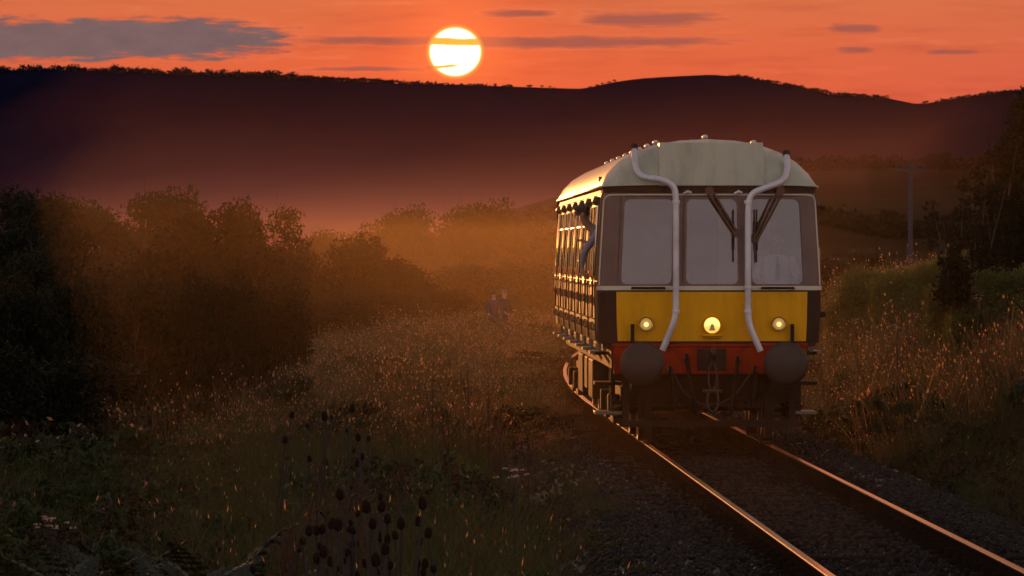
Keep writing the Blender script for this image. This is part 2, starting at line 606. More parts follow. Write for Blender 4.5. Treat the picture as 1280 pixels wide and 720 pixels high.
def build_ground():
    ys = np.concatenate([np.arange(-60, 20, 8.0), np.arange(20, 130, 0.8), np.geomspace(130, 7000, 90)])
    xp = np.concatenate([np.arange(0, 14, 0.35), np.geomspace(14, 6000, 70)])
    xs = np.concatenate([-xp[1:][::-1], xp])
    X, Y = np.meshgrid(xs, ys)
    Z = ground(X, Y)
    V = np.stack([X, Y, Z], -1).reshape(-1, 3)
    nx, ny = len(xs), len(ys)
    i = np.arange(nx * (ny - 1)).reshape(ny - 1, nx)[:, :-1].ravel()
    Q = np.stack([i, i + 1, i + nx + 1, i + nx], 1)
    o = link('ground', np_mesh('ground', V, Q, M['meadow_soil'], smooth=True))
    tag(o, 'dark meadow soil under the grass on both sides of the line', kind='structure')


build_ground()


def interp(table, x):
    t = sorted(table)
    return np.interp(x, [a for a, _ in t], [b for _, b in t])


RIDGE = [(-3000, 118), (-1600, 95), (-500, 84), (0, 88), (60, 87), (120, 89), (200, 91), (280, 94), (340, 96), (400, 99), (460, 102), (520, 105),
         (600, 107), (680, 110), (730, 111), (765, 103), (800, 98), (850, 95), (890, 93), (930, 96), (960, 102), (1000, 110),
         (1040, 118), (1080, 121), (1110, 122), (1150, 130), (1200, 122), (1250, 115), (1300, 110), (1700, 92), (2600, 110), (4200, 130)]


def ridge_z(px, d=4200.0):
    return CAMH + (HZ - interp(RIDGE, px)) / FPX * d


def build_hills():
    px = np.linspace(-2800, 4000, 520)
    ds = np.concatenate([np.linspace(2300, 4200, 46), np.linspace(4260, 5600, 10)])
    P, D = np.meshgrid(px, ds)
    crest = ridge_z(P)
    t = np.clip((D - 2300) / 1900.0, 0, 1)
    up = -9.5 + (crest + 9.5) * (t ** 1.25)
    back = crest - (np.clip(D - 4200, 0, None) / 1400.0) * 90.0
    Z = np.where(D <= 4200, up, back)
    X = (P - VPX) / FPX * D
    f = np.clip((D - 2300) / 700.0, 0, 1) * np.where(D > 4000, 0.25, 1.0)
    nz = np.array([mnoise.fractal(Vector((a / 260.0, b / 260.0, 0)), 1.0, 2.0, 4) for a, b in zip(X.ravel(), D.ravel())]).reshape(X.shape)
    Z = Z + nz * 7.0 * f
    V = np.stack([X, D, Z], -1).reshape(-1, 3)
    nx, ny = len(px), len(ds)
    i = np.arange(nx * (ny - 1)).reshape(ny - 1, nx)[:, :-1].ravel()
    Q = np.stack([i, i + 1, i + nx + 1, i + nx], 1)
    tag(link('hills', np_mesh('hills', V, Q, M['heath_far'], smooth=True)), 'long dark ridge of heath hills under the sunset', kind='structure')
    # the nearer slope of fields on the right
    CR = [(-400, 330), (300, 318), (520, 296), (640, 262), (760, 228), (900, 207), (1010, 201), (1200, 200), (1400, 196), (2000, 205), (2600, 240)]
    px = np.linspace(100, 2600, 260)
    ds = np.concatenate([np.linspace(620, 1500, 36), np.linspace(1540, 2200, 8)])
    P, D = np.meshgrid(px, ds)
    crest = CAMH + (HZ - interp(CR, P)) / FPX * 1500
    t = np.clip((D - 620) / 880.0, 0, 1)
    Z = np.where(D <= 1500, -9.6 + (crest + 9.6) * t ** 1.1, crest - (np.clip(D - 1500, 0, None) / 700) * (crest + 14))
    X = (P - VPX) / FPX * D
    nz = np.array([mnoise.fractal(Vector((a / 90.0, b / 90.0, 3)), 1.0, 2.0, 3) for a, b in zip(X.ravel(), D.ravel())]).reshape(X.shape)
    Z = Z + nz * 1.1 * np.clip((D - 620) / 200, 0, 1) * np.where(D > 1420, 0.4, 1.0)
    V = np.stack([X, D, Z], -1).reshape(-1, 3)
    nx, ny = len(px), len(ds)
    i = np.arange(nx * (ny - 1)).reshape(ny - 1, nx)[:, :-1].ravel()
    Q = np.stack([i, i + 1, i + nx + 1, i + nx], 1)
    tag(link('field_slope_hill', np_mesh('field_slope_hill', V, Q, M['fields_mid'], smooth=True)), 'low brown slope of fields behind the railcar and pole', kind='structure')
    return CR


MID_CREST = build_hills()


def mid_z(px, d):
    crest = CAMH + (HZ - interp(MID_CREST, px)) / FPX * 1500
    t = np.clip((d - 620) / 880.0, 0, 1)
    return float(-9.6 + (crest + 9.6) * t ** 1.1)


# ------------------------------------------------------------------ mist in the valley (real volumes)


def mist(name, density, aniso, col, x0, x1, y0, y1, z0, z1, label, plan=None):
    m = bpy.data.materials.new(name)
    m.use_nodes = True
    t = m.node_tree
    t.nodes.remove(t.nodes['Principled BSDF'])
    v = t.nodes.new('ShaderNodeVolumePrincipled')
    v.inputs['Color'].default_value = (*col, 1)
    v.inputs['Density'].default_value = density
    v.inputs['Anisotropy'].default_value = aniso
    t.links.new(v.outputs[0], t.nodes['Material Output'].inputs['Volume'])
    try:
        m.cycles.homogeneous_volume = True
    except Exception:
        pass
    if plan:      # a bank whose outline in plan is shaped to fade the sun's glow sideways
        n_ = len(plan)
        mb = MB()
        mb.add([(x, y, z0) for x, y in plan] + [(x, y, z1) for x, y in plan],
               [tuple(range(n_ - 1, -1, -1)), tuple(range(n_, 2 * n_))] + [(k, (k + 1) % n_, n_ + (k + 1) % n_, n_ + k) for k in range(n_)])
        o = mb.build(name, m)
    else:
        o = MB().box(x0, x1, y0, y1, z0, z1).build(name, m)
    tag(o, label, kind='stuff')


mist('mist', 0.00040, 0.55, (1.0, 0.66, 0.28), 0, 0, 0, 0, -30, 3.9, 'golden ground mist lying over the line around and behind the railcar',
     [(3, 46), (6, 46), (9, 150), (11, 440), (-2, 440), (-5, 180)])  # near end reaches ahead of the railcar, added to imitate lens flare
mist('mist', 0.00028, 0.55, (1.0, 0.66, 0.28), 0, 0, 0, 0, -31, 4.1, 'wider veil of golden mist over the meadow beside the line',
     [(-2, 47), (7, 44), (10.5, 170), (13, 450), (-14, 450), (-15, 240)])
for k, (den, top, lab) in enumerate(((0.00026, 17, 'lowest layer of red lit mist filling the valley below the hills'), (0.00019, 22, 'second layer of red lit mist in the valley below the hills'),
                                     (0.00011, 29, 'third layer of mist drifting above the valley bank'), (0.00005, 42, 'thin uppermost veil of mist drifting above the valley bank'))):
    g = 14.0 * k
    mist('valley_mist', den, 0.45, (1.0, 0.42, 0.41), 0, 0, 0, 0, -40 - k, top, lab,
         [(-15 - g, 1150 - g), (85 + g, 1150 - g * .8), (140 + g, 1900), (150 + g, 3800 + g), (-125 - g, 3800 + g), (-112 - g, 2000)])

# ------------------------------------------------------------------ the railway
TRACK = thing('railway_track', 'single line of steel rails on dark sleepers and ballast', None)
TRACK['kind'] = 'structure'


def rail_profile(side):
    # (u, z) web and foot
    return [(-0.070, -0.150), (0.070, -0.150), (0.070, -0.138), (0.012, -0.118), (0.012, -0.036), (0.033, -0.030), (0.033, -0.008), (-0.033, -0.008), (-0.033, -0.030), (-0.012, -0.036), (-0.012, -0.118), (-0.070, -0.138)]


def sweep(prof, off, ys):
    mb = MB()
    n = len(prof)
    vs, fs = [], []
    for y in ys:
        x = float(xc(y))
        for (u, z) in prof:
            vs.append((x + off + u, y, z))
    for i in range(len(ys) - 1):
        for k in range(n):
            a, b = i * n + k, i * n + (k + 1) % n
            fs.append((a, b, b + n, a + n))
    fs.append(tuple(range(n)))
    fs.append(tuple((len(ys) - 1) * n + k for k in range(n)))
    return mb.add(vs, fs)


YS = np.concatenate([np.arange(14, 92, 13.0), np.arange(92, 300, 5.0)])
for off in (-0.7525, 0.7525):
    ro = sweep(rail_profile(0), off, YS).build('rail', M['rail_rust'], TRACK)
    head = [(-0.034, -0.020), (0.034, -0.020), (0.0350, -0.006), (0.030, -0.0008), (0.0, 0.0), (-0.030, -0.0008), (-0.0350, -0.006)]
    sweep(head, off, YS).build('rail_head', M['rail_polish'], ro, smooth=20)

sl = MB().box(-1.3, 1.3, -0.125, 0.125, -0.28, -0.155).mesh('sleeper', M['sleeper_wood'])
chairs = MB()
ny_ = 0
for k in range(270):
    y = 20.0 + 0.72 * k
    o = link('sleeper', sl, TRACK)
    o.location = (float(xc(y)) + random.uniform(-.02, .02), y, random.uniform(-.012, .006))
    o.rotation_euler = (0, random.uniform(-.006, .006), -math.atan(max(0, y - 91) / 725.0) + random.uniform(-.01, .01))
    for off in (-0.7525, 0.7525):
        x = float(xc(y)) + off
        chairs.box(x - 0.19, x + 0.19, y - 0.09, y + 0.09, -0.157, -0.132)
        chairs.box(x - 0.13, x - 0.05, y - 0.06, y + 0.06, -0.131, -0.075)
        chairs.box(x + 0.05, x + 0.13, y - 0.06, y + 0.06, -0.131, -0.075)
tag(chairs.build('rail_chairs', M['rail_rust'], TRACK), kind='stuff')

# ballast bed sheet, then loose stones
bx, by = np.meshgrid(np.linspace(-2.75, 2.75, 23), np.concatenate([np.arange(16, 130, 1.5), np.arange(130, 330, 6)]))
bX = bx + xc(by)
bZ = ground(bX, by) + 0.02
i = np.arange(bX.shape[1] * (bX.shape[0] - 1)).reshape(bX.shape[0] - 1, -1)[:, :-1].ravel()
nx = bX.shape[1]
o = link('ballast_bed', np_mesh('ballast_bed', np.stack([bX, by, bZ], -1).reshape(-1, 3), np.stack([i, i + 1, i + nx + 1, i + nx], 1), M['ballast_bed'], smooth=True))
tag(o, 'bed of dark grey ballast under the track', kind='structure')


def scatter(name, sources, pts, rot, scl, idx, label):
    """one stuff object: geometry-node copies of small source meshes at given points"""
    coll = bpy.data.collections.new(name + '_sources')
    for k, me in enumerate(sources):
        so = bpy.data.objects.new('%s_source_%02d' % (name, k), me)
        coll.objects.link(so)
    me = bpy.data.meshes.new(name)
    me.vertices.add(len(pts))
    me.vertices.foreach_set('co', np.asarray(pts, np.float32).ravel())
    a = me.attributes.new('rot', 'FLOAT_VECTOR', 'POINT')
    a.data.foreach_set('vector', np.asarray(rot, np.float32).ravel())
    a = me.attributes.new('scl', 'FLOAT_VECTOR', 'POINT')
    a.data.foreach_set('vector', np.asarray(scl, np.float32).ravel())
    a = me.attributes.new('idx', 'INT', 'POINT')
    a.data.foreach_set('value', np.asarray(idx, np.int32).ravel())
    o = link(name, me)
    ng = bpy.data.node_groups.new(name + '_nodes', 'GeometryNodeTree')
    ng.interface.new_socket('Geometry', in_out='INPUT', socket_type='NodeSocketGeometry')
    ng.interface.new_socket('Geometry', in_out='OUTPUT', socket_type='NodeSocketGeometry')
    N = ng.nodes
    gi, go = N.new('NodeGroupInput'), N.new('NodeGroupOutput')
    ci = N.new('GeometryNodeCollectionInfo')
    ci.inputs['Collection'].default_value = coll
    ci.inputs['Separate Children'].default_value = True
    ci.inputs['Reset Children'].default_value = True
    ip = N.new('GeometryNodeInstanceOnPoints')
    ip.inputs['Pick Instance'].default_value = True

    def attr(nm, ty):
        nd = N.new('GeometryNodeInputNamedAttribute')
        nd.data_type = ty
        nd.inputs['Name'].default_value = nm
        return nd.outputs['Attribute']
    Lk = ng.links.new
    Lk(gi.outputs[0], ip.inputs['Points'])
    Lk(ci.outputs[0], ip.inputs['Instance'])
    Lk(attr('idx', 'INT'), ip.inputs['Instance Index'])
    Lk(attr('rot', 'FLOAT_VECTOR'), ip.inputs['Rotation'])
    Lk(attr('scl', 'FLOAT_VECTOR'), ip.inputs['Scale'])
    Lk(ip.outputs[0], go.inputs[0])
    md = o.modifiers.new('scatter', 'NODES')
    md.node_group = ng
    tag(o, label, kind='stuff')
    return o


def stone_mesh(seed):
    rr = random.Random(seed)
    bm = bmesh.new()
    bmesh.ops.create_icosphere(bm, subdivisions=1, radius=1)
    for v in bm.verts:
        v.co *= rr.uniform(0.7, 1.15)
        v.co.x *= 1.25
        v.co.z *= 0.8
    me = bpy.data.meshes.new('stone')
    bm.to_mesh(me)
    bm.free()
    me.materials.append(M['stone'])
    return me


def stones():
    P = []
    for (y0, y1, den) in ((24, 62, 130), (62, 110, 60), (110, 190, 25)):
        n = int((y1 - y0) * 5.8 * den)
        y = RNG.uniform(y0, y1, n)
        u = RNG.uniform(-2.9, 2.9, n)
        # keep sleeper tops mostly bare
        ph = ((y - 20.0) / 0.72) % 1.0
        on = (np.abs(u) < 1.3) & ((ph < 0.17) | (ph > 0.83)) & (RNG.random(n) > 0.08)
        edge = (np.abs(u) > 2.3) & (RNG.random(n) < 0.5)
        k = ~(on | edge)
        P.append(np.stack([u[k] + xc(y[k]), y[k]], 1))
    P = np.concatenate(P)
    n = len(P)
    z = ground(P[:, 0], P[:, 1]) + 0.022 + RNG.uniform(0, 0.02, n)
    s = RNG.uniform(0.018, 0.038, n)
    scatter('ballast_stones', [stone_mesh(k) for k in range(6)], np.column_stack([P, z]), RNG.uniform(0, 6.28, (n, 3)), np.stack([s, s, s], 1), RNG.integers(0, 6, n), 'loose grey ballast stones between and beside the sleepers')


stones()

# ------------------------------------------------------------------ the railcar
CAR_D = 70.5
CAR_X = float(xc(CAR_D))
CAR = thing('railcar', 'old single railcar with yellow front panel and lit lamps coming along the line', 'train', (CAR_X, CAR_D, 0), -R(0.2))
LEN = 19.6
HW = 1.395
SIDE = [(1.27, 1.372), (1.45, 1.384), (1.92, 1.395), (2.15, 1.390), (2.98, 1.340), (3.06, 1.333), (3.20, 1.322)]


def hw(z):
    return float(np.interp(z, [a for a, _ in SIDE], [b for _, b in SIDE]))


def fy(s):
    """front face: depth of the face at normalised half width s"""
    a = abs(s)
    if a < 0.46:
        return 0.0
    if a < 1.27:
        return (a - 0.46) / 0.81 * 0.075
    q = min((a - 1.27) / 0.125, 1.0)
    return 0.075 + 0.165 * (1 - math.sqrt(max(0, 1 - q * q)))


def FP(s, z, out=0.0):
    """point on the cab front: s in metres at the waist, z height, out = how far proud"""
    y = fy(s) + max(0.0, z - 1.95) * 0.035
    return (s * hw(z) / HW, y - out, z)


def frange(a, b, step):
    n = max(1, int(round((b - a) / step)))
    return [a + (b - a) * k / n for k in range(n + 1)]


FWIN = [(-1.115, -0.475), (-0.305, 0.355), (0.515, 1.175)]
WZ0, WZ1 = 1.995, 3.065


def front_grid(mb, s0, s1, z0, z1, out=0.0, holes=(), depth=None):
    ss = set(frange(s0, s1, 0.1))
    for b in (-1.395, -1.38, -1.36, -1.33, -1.30, -1.27, -0.46, 0.46, 1.27, 1.30, 1.33, 1.36, 1.38, 1.395):
        if s0 < b < s1:
            ss.add(b)
    for a, b, c, d in holes:
        ss |= {a, b}
    ss = sorted(x for x in ss if s0 - 1e-6 <= x <= s1 + 1e-6)
    ss = [x for k, x in enumerate(ss) if k == 0 or x - ss[k - 1] > 0.004]
    zs = set(frange(z0, z1, 0.2))
    for a, b, c, d in holes:
        zs |= {c, d}
    zs = sorted(zs)
    zs = [z for k, z in enumerate(zs) if k == 0 or z - zs[k - 1] > 0.004]
    vs = [FP(x, z, out) for z in zs for x in ss]
    n = len(ss)
    fs = []
    for i in range(len(zs) - 1):
        for j in range(n - 1):
            mx, mz = (ss[j] + ss[j + 1]) / 2, (zs[i] + zs[i + 1]) / 2
            if any(a < mx < b and c < mz < d for a, b, c, d in holes):
                continue
            k = i * n + j
            fs.append((k, k + 1, k + 1 + n, k + n))
    o = len(mb.v)
    mb.add(vs, fs)
    if depth:   # close the edge backwards so that it has thickness
        vb = [(v[0], v[1] + depth, v[2]) for v in vs]
        o2 = len(mb.v)
        mb.v.extend(vb)
        rim = [(j, j + 1) for j in range(n - 1)] + [((len(zs) - 1) * n + j + 1, (len(zs) - 1) * n + j) for j in range(n - 1)]
        rim += [(i * n + n, i * n) for i in range(len(zs) - 1)] + [(i * n + n - 1, (i + 1) * n + n - 1) for i in range(len(zs) - 1)]
        for a, b in rim:
            mb.f.append((o + a, o + b, o2 + b, o2 + a))
            mb.mi.append(mb.cur)
    return mb


# --- cab front
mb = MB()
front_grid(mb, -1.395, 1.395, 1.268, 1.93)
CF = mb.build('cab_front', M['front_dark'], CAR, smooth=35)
mb = MB()
front_grid(mb, -1.395, 1.395, 1.93, 3.205, 0.0, [(a, b, WZ0, WZ1) for a, b in FWIN])
sf = mb.build('window_surround', M['window_surround'], CAR, smooth=35)
so = sf.modifiers.new('thick', 'SOLIDIFY')
so.thickness = 0.05
so.offset = -1 if True else 1
mb = MB()
front_grid(mb, -1.165, 1.215, 1.292, 1.905, 0.006, depth=0.008)
mb.build('yellow_panel', M['panel_yellow'], CAR, smooth=35)
mb = MB()
front_grid(mb, -1.405, 1.405, 1.925, 1.978, 0.014, depth=0.016)
mb.build('waist_strip', M['lining_cream'], CAR, smooth=35)
# upper lining line with rounded corners, down both edges
mb = MB()
path = []
for z in frange(1.99, 3.03, 0.15):
    path.append(FP(-1.372, z, 0.004))
for k in range(1, 6):
    a = k / 5 * PI / 2
    path.append(FP(-1.372 + 0.08 * (1 - math.cos(a)), 3.03 + 0.08 * math.sin(a), 0.005))
for x in frange(-1.25, 1.25, 0.12):
    path.append(FP(x, 3.112, 0.005))
for k in range(0, 6):
    a = (1 - k / 5) * PI / 2
    path.append(FP(1.372 - 0.08 * (1 - math.cos(a)), 3.03 + 0.08 * math.sin(a), 0.005))
for z in reversed(frange(1.99, 2.98, 0.15)):
    path.append(FP(1.372, z, 0.004))
mb.tube(path, 0.0125, 6)
mb.build('lining', M['lining_cream'], CAR, smooth=60)
# cornice band under the roof
mb = MB()
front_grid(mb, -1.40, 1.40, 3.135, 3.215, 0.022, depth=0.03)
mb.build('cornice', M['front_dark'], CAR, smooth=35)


def rrect(a, b, c, d, r, n=5):
    pts = []
    for (cx, cz, st) in ((b - r, d - r, 0), (a + r, d - r, 1), (a + r, c + r, 2), (b - r, c + r, 3)):
        for k in range(n + 1):
            t = (st + k / n) * PI / 2
            pts.append((cx + r * math.cos(t), cz + r * math.sin(t)))
    return pts


def ring_between(mb, outer, inner, f, proud, back):
    n = len(outer)
    vo = [f(p[0], p[1], proud) for p in outer]
    vi = [f(p[0], p[1], proud) for p in inner]
    vb = [f(p[0], p[1], back) for p in inner]
    vob = [f(p[0], p[1], -0.002) for p in outer]
    o = len(mb.v)
    mb.v.extend(vo + vi + vb + vob)
    for k in range(n):
        j = (k + 1) % n
        for q in ((k, j, n + j, n + k), (n + k, n + j, 2 * n + j, 2 * n + k), (3 * n + k, 3 * n + j, j, k)):
            mb.f.append(tuple(o + a for a in q))
            mb.mi.append(mb.cur)


for (a, b) in FWIN:
    mb = MB()
    outer = rrect(a - 0.030, b + 0.030, WZ0 - 0.030, WZ1 + 0.022, 0.05)
    inner = rrect(a + 0.006, b - 0.006, WZ0 + 0.006, WZ1 - 0.006, 0.075)
    ring_between(mb, outer, inner, FP, 0.010, -0.030)
    w = mb.build('front_window', M['window_surround'], CAR, smooth=40)
    mb = MB()
    pts = rrect(a + 0.004, b - 0.004, WZ0 + 0.004, WZ1 - 0.004, 0.075)
    vs = [FP(p[0], p[1], -0.022) for p in pts]
    c = FP((a + b) / 2, (WZ0 + WZ1) / 2, -0.022)
    mb.add(vs + [c], [(k, (k + 1) % len(vs), len(vs)) for k in range(len(vs))])
    mb.build('pane', M['windscreen_glass'], w)

# --- roof: full profile further back, domed down to a straight edge at the front
RP = [(-1.345, 3.21), (-1.33, 3.26), (-1.26, 3.39), (-1.12, 3.53), (-0.92, 3.65), (-0.66, 3.745), (-0.35, 3.80), (0, 3.82)]
RP = RP + [(-x, z) for x, z in reversed(RP[:-1])]
mb = MB()
ysr = [0.0, 0.02, 0.06, 0.13, 0.22, 0.34, 0.48, 0.62, 0.78, 0.95] + list(np.arange(2.0, LEN + 0.1, 1.6)) + [LEN]
vs, fs = [], []
for y in ysr:
    q = min(y / 0.85, 1.0)
    f = math.sqrt(max(0, 1 - (1 - q) ** 2))
    f = 0.04 + 0.96 * f
    for (x, z) in RP:
        yy = y + fy(x) * max(0.0, 1 - y / 0.95) - 0.012
        vs.append((x, yy, 3.21 + (z - 3.21) * f))
n = len(RP)
for i in range(len(ysr) - 1):
    for k in range(n - 1):
        a = i * n + k
        fs.append((a, a + 1, a + n + 1, a + n))
mb.add(vs, fs)
mb.build('roof', M['roof_grey'], CAR, smooth=50)
# flat raised panel on the dome
mb = MB()
pa = [(-0.64, -0.02, 3.222), (0.68, -0.02, 3.222), (0.665, 0.10, 3.762), (-0.625, 0.10, 3.762)]
pb = [(-0.64, 0.20, 3.222), (0.68, 0.20, 3.222), (0.665, 0.62, 3.768), (-0.625, 0.62, 3.768)]
mb.add(pa + pb, [(0, 1, 2, 3), (4, 7, 6, 5), (0, 4, 5, 1), (1, 5, 6, 2), (2, 6, 7, 3), (3, 7, 4, 0)])
mb.build('roof_panel', M['roof_grey'], CAR, bevel=0.012)
# gutters and vents
for sx in (-1, 1):
    MB().tube([(sx * 1.352, y, 3.212) for y in (0.2, 6, 12, LEN)], 0.018, 6).build('gutter', M['roof_grey'], CAR, smooth=60)
vent = MB().lathe([(0.0, -0.16), (0.05, -0.13), (0.075, -0.02), (0.075, 0.10), (0.03, 0.16), (0.0, 0.165)], (0, 0, 0), 'Y', 10).box(-0.035, 0.035, -0.05, 0.05, -0.10, -0.06).mesh('roof_vent', M['pipe_grey'], 50)
for x in (-0.62, 0.0, 0.62):
    for y in np.arange(1.2 if x == 0 else 1.3, LEN, 2.4 if x else 3.2):
        o = link('roof_vent', vent, CAR)
        o.location = (x, y, float(np.interp(x, [a for a, _ in RP], [b for _, b in RP])) + 0.03)
        o.scale = (0.5, 0.9, 0.45)

# --- sides with doors and windows
DOORS = [1.32, 4.15, 6.95, 9.75, 12.55, 15.35, 18.0]
DW = 0.66
openings = []
for k, d in enumerate(DOORS):
    openings.append((d - 0.24, d + 0.24, 2.15, 2.98, 'door'))
    if k < len(DOORS) - 1:
        g0, g1 = d + 0.33, DOORS[k + 1] - 0.33
        m_ = (g0 + g1) / 2
        for c in (m_ - 0.5, m_ + 0.5):
            openings.append((c - 0.40, c + 0.40, 2.15, 2.98, 'window'))
for sx in (-1, 1):
    ys_ = {0.235, LEN} | {v for o_ in openings for v in o_[:2]} | set(np.arange(0.9, LEN, 1.0))
    ys_ = sorted(ys_)
    ys_ = [v for k, v in enumerate(ys_) if k == 0 or v - ys_[k - 1] > 0.01]
    zs_ = [a for a, _ in SIDE]
    mb = MB()
    vs = [(sx * hw(z), y, z) for z in zs_ for y in ys_]
    n = len(ys_)
    fs = []
    for i in range(len(zs_) - 1):
        for j in range(n - 1):
            my, mz = (ys_[j] + ys_[j + 1]) / 2, (zs_[i] + zs_[i + 1]) / 2
            if any(a < my < b and c < mz < d for a, b, c, d, _ in openings):
                continue
            k = i * n + j
            fs.append((k, k + 1, k + 1 + n, k + n))
    mb.add(vs, fs)
    o = mb.build('body_side', M['side_green'], CAR, smooth=30)
    s_ = o.modifiers.new('thick', 'SOLIDIFY')
    s_.thickness = 0.045
    s_.offset = -1 if sx > 0 else -1

    def SP(y, z, out=0.0, sx=sx):
        return (sx * (hw(z) + out), y, z)

    for (a, b, c, d, kind) in openings:
        if kind == 'window':
            mb = MB()
            ring_between(mb, rrect(a - .028, b + .028, c - .028, d + .028, .04), rrect(a + .004, b - .004, c + .004, d - .004, .05), SP, 0.016, -0.03)
            w = mb.build('side_window', M['side_green'], CAR, smooth=40)
            mb = MB()
            pts = rrect(a, b, c, d, .05)
            mb.add([SP(p[0], p[1], -0.02) for p in pts] + [SP((a + b) / 2, (c + d) / 2, -0.02)], [(k, (k + 1) % len(pts), len(pts)) for k in range(len(pts))])
            mb.build('pane', M['side_glass'], w)
            # top-light bar
            MB().tube([SP(a, 2.74, 0.004), SP(b, 2.74, 0.004)], 0.012, 6).build('glazing_bar', M['chrome'], w, smooth=60)
        else:
            y0, y1 = (a + b) / 2 - DW / 2, (a + b) / 2 + DW / 2
            mb = MB()
            zz = [1.29, 1.45, 1.92, 2.15, 2.98, 3.10]
            outer = [(y0, 1.29), (y1, 1.29), (y1, 3.10), (y0, 3.10)]
            # leaf: proud 14 mm, with its window opening
            yy = [y0, a, b, y1]
            vs = [SP(y, z, 0.014) for z in zz for y in yy]
            fs = []
            for i in range(len(zz) - 1):
                for j in range(3):
                    if j == 1 and i == 3:
                        continue
                    k = i * 4 + j
                    fs.append((k, k + 1, k + 5, k + 4))
            mb.add(vs, fs)
            D_ = mb.build('side_door', M['side_green'], CAR, smooth=30)
            s_ = D_.modifiers.new('thick', 'SOLIDIFY')
            s_.thickness = 0.0135
            s_.offset = -1
            if not (sx < 0 and y0 < 2):
                mb = MB()
                pts = rrect(a, b, c, d, .03)
                mb.add([SP(p[0], p[1], -0.01) for p in pts] + [SP((a + b) / 2, (c + d) / 2, -0.01)], [(k, (k + 1) % len(pts), len(pts)) for k in range(len(pts))])
                mb.build('pane', M['side_glass'], D_)
            mb = MB()
            ring_between(mb, rrect(a - .03, b + .03, c - .03, d + .03, .03), rrect(a + .003, b - .003, c + .003, d - .003, .03), SP, 0.03, 0.0)
            mb.build('window_frame', M['chrome'], D_, smooth=40)
            for hz_ in (1.46, 1.80, 2.13):
                h = MB()
                h.tube([SP(y1 + 0.02, hz_ - 0.055, 0.04), SP(y1 + 0.02, hz_ + 0.055, 0.04)], 0.026, 8)
                h.add([SP(y1 - 0.10, hz_ - 0.035, 0.016), SP(y1 + 0.02, hz_ - 0.04, 0.03), SP(y1 + 0.02, hz_ + 0.04, 0.03), SP(y1 - 0.10, hz_ + 0.035, 0.016),
                       SP(y1 - 0.10, hz_ - 0.035, 0.032), SP(y1 + 0.02, hz_ - 0.04, 0.062), SP(y1 + 0.02, hz_ + 0.04, 0.062), SP(y1 - 0.10, hz_ + 0.035, 0.032)],
                      [(0, 1, 2, 3), (4, 7, 6, 5), (0, 4, 5, 1), (1, 5, 6, 2), (2, 6, 7, 3), (3, 7, 4, 0)])
                h.build('hinge', M['brass'], D_, smooth=40)
            # grab rail and lock handle
            MB().tube([SP(y0 - 0.06, 1.55, 0.0), SP(y0 - 0.06, 1.57, 0.05), SP(y0 - 0.06, 2.45, 0.05), SP(y0 - 0.06, 2.47, 0.0)], 0.013, 8).build('grab_rail', M['brass'], D_, smooth=60)
            MB().tube([SP(y0 + 0.06, 1.98, 0.01), SP(y0 + 0.06, 1.98, 0.06), SP(y0 + 0.16, 1.97, 0.06)], 0.014, 8).build('door_handle', M['brass'], D_, smooth=60)
            # bonnet ventilator
            v = MB()
            v.lathe([(0.0, -0.22), (0.05, -0.2), (0.06, -0.1), (0.06, 0.1), (0.05, 0.2), (0.0, 0.22)], (sx * (hw(3.05) + 0.03), (y0 + y1) / 2, 3.045), 'Y', 10)
            v.build('ventilator', M['side_green'], D_, smooth=60)
            # step board below
            st = MB().box(min(sx * 1.30, sx * 1.46), max(sx * 1.30, sx * 1.46), y0 - 0.03, y1 + 0.03, 1.12, 1.155)
            st.box(min(sx * 1.32, sx * 1.36), max(sx * 1.32, sx * 1.36), y0 + 0.02, y0 + 0.06, 1.155, 1.275)
            st.box(min(sx * 1.32, sx * 1.36), max(sx * 1.32, sx * 1.36), y1 - 0.06, y1 - 0.02, 1.155, 1.275)
            st.build('step_board', M['step_wood'], CAR)
    # moulding strips along the side
    for z_, nm in ((2.03, 'side_moulding'), (3.125, 'side_moulding')):
        segs = MB()
        segs.tube([SP(0.25, z_, 0.0), SP(LEN, z_, 0.0)], 0.012, 6)
        segs.build(nm, M['side_green'], CAR, smooth=60)

# rear wall and floor
mb = MB()
mb.add([(-1.37, LEN - .01, 1.27), (1.37, LEN - .01, 1.27), (1.36, LEN - .01, 3.2), (1.0, LEN - .01, 3.6), (0, LEN - .01, 3.81), (-1.0, LEN - .01, 3.6), (-1.36, LEN - .01, 3.2)], [(0, 1, 2, 3, 4, 5, 6)])
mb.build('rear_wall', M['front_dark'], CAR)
MB().box(-1.33, 1.33, 0.26, LEN - 0.05, 1.22, 1.265).build('floor', M['cab_brown'], CAR)
# cab interior: bulkhead, its door, desk, seat
MB().box(-1.32, 1.32, 1.86, 1.90, 1.266, 3.36).build('cab_bulkhead', M['cab_grey'], CAR)
dd = MB().box(0.20, 0.86, 1.825, 1.856, 1.28, 3.20).build('bulkhead_door', M['cab_cream'], CAR)
MB().box(-1.20, -0.42, 1.835, 1.857, 1.9, 3.1).build('bulkhead_panel', M['cab_brown'], CAR)
MB().box(-1.25, 1.25, 0.16, 0.50, 1.80, 1.90).build('cab_desk', M['cab_grey'], CAR)
MB().box(0.62, 1.10, 1.05, 1.48, 1.66, 1.74).box(0.64, 1.08, 1.50, 1.56, 1.76, 2.20).box(0.80, 0.92, 1.22, 1.34, 1.266, 1.66).build('driver_seat', M['cab_brown'], CAR, bevel=0.02)

# --- pipes up the front
def bez(p, n=6):
    """rounds a polyline"""
    P = [Vector(q) for q in p]
    out = [P[0]]
    for i in range(1, len(P) - 1):
        a, b, c = P[i - 1], P[i], P[i + 1]
        k = min((b - a).length, (c - b).length) * 0.48
        s, e = b + (a - b).normalized() * k, b + (c - b).normalized() * k
        for j in range(n + 1):
            t = j / n
            out.append(s * (1 - t) ** 2 + b * 2 * t * (1 - t) + e * t * t)
    out.append(P[-1])
    return out


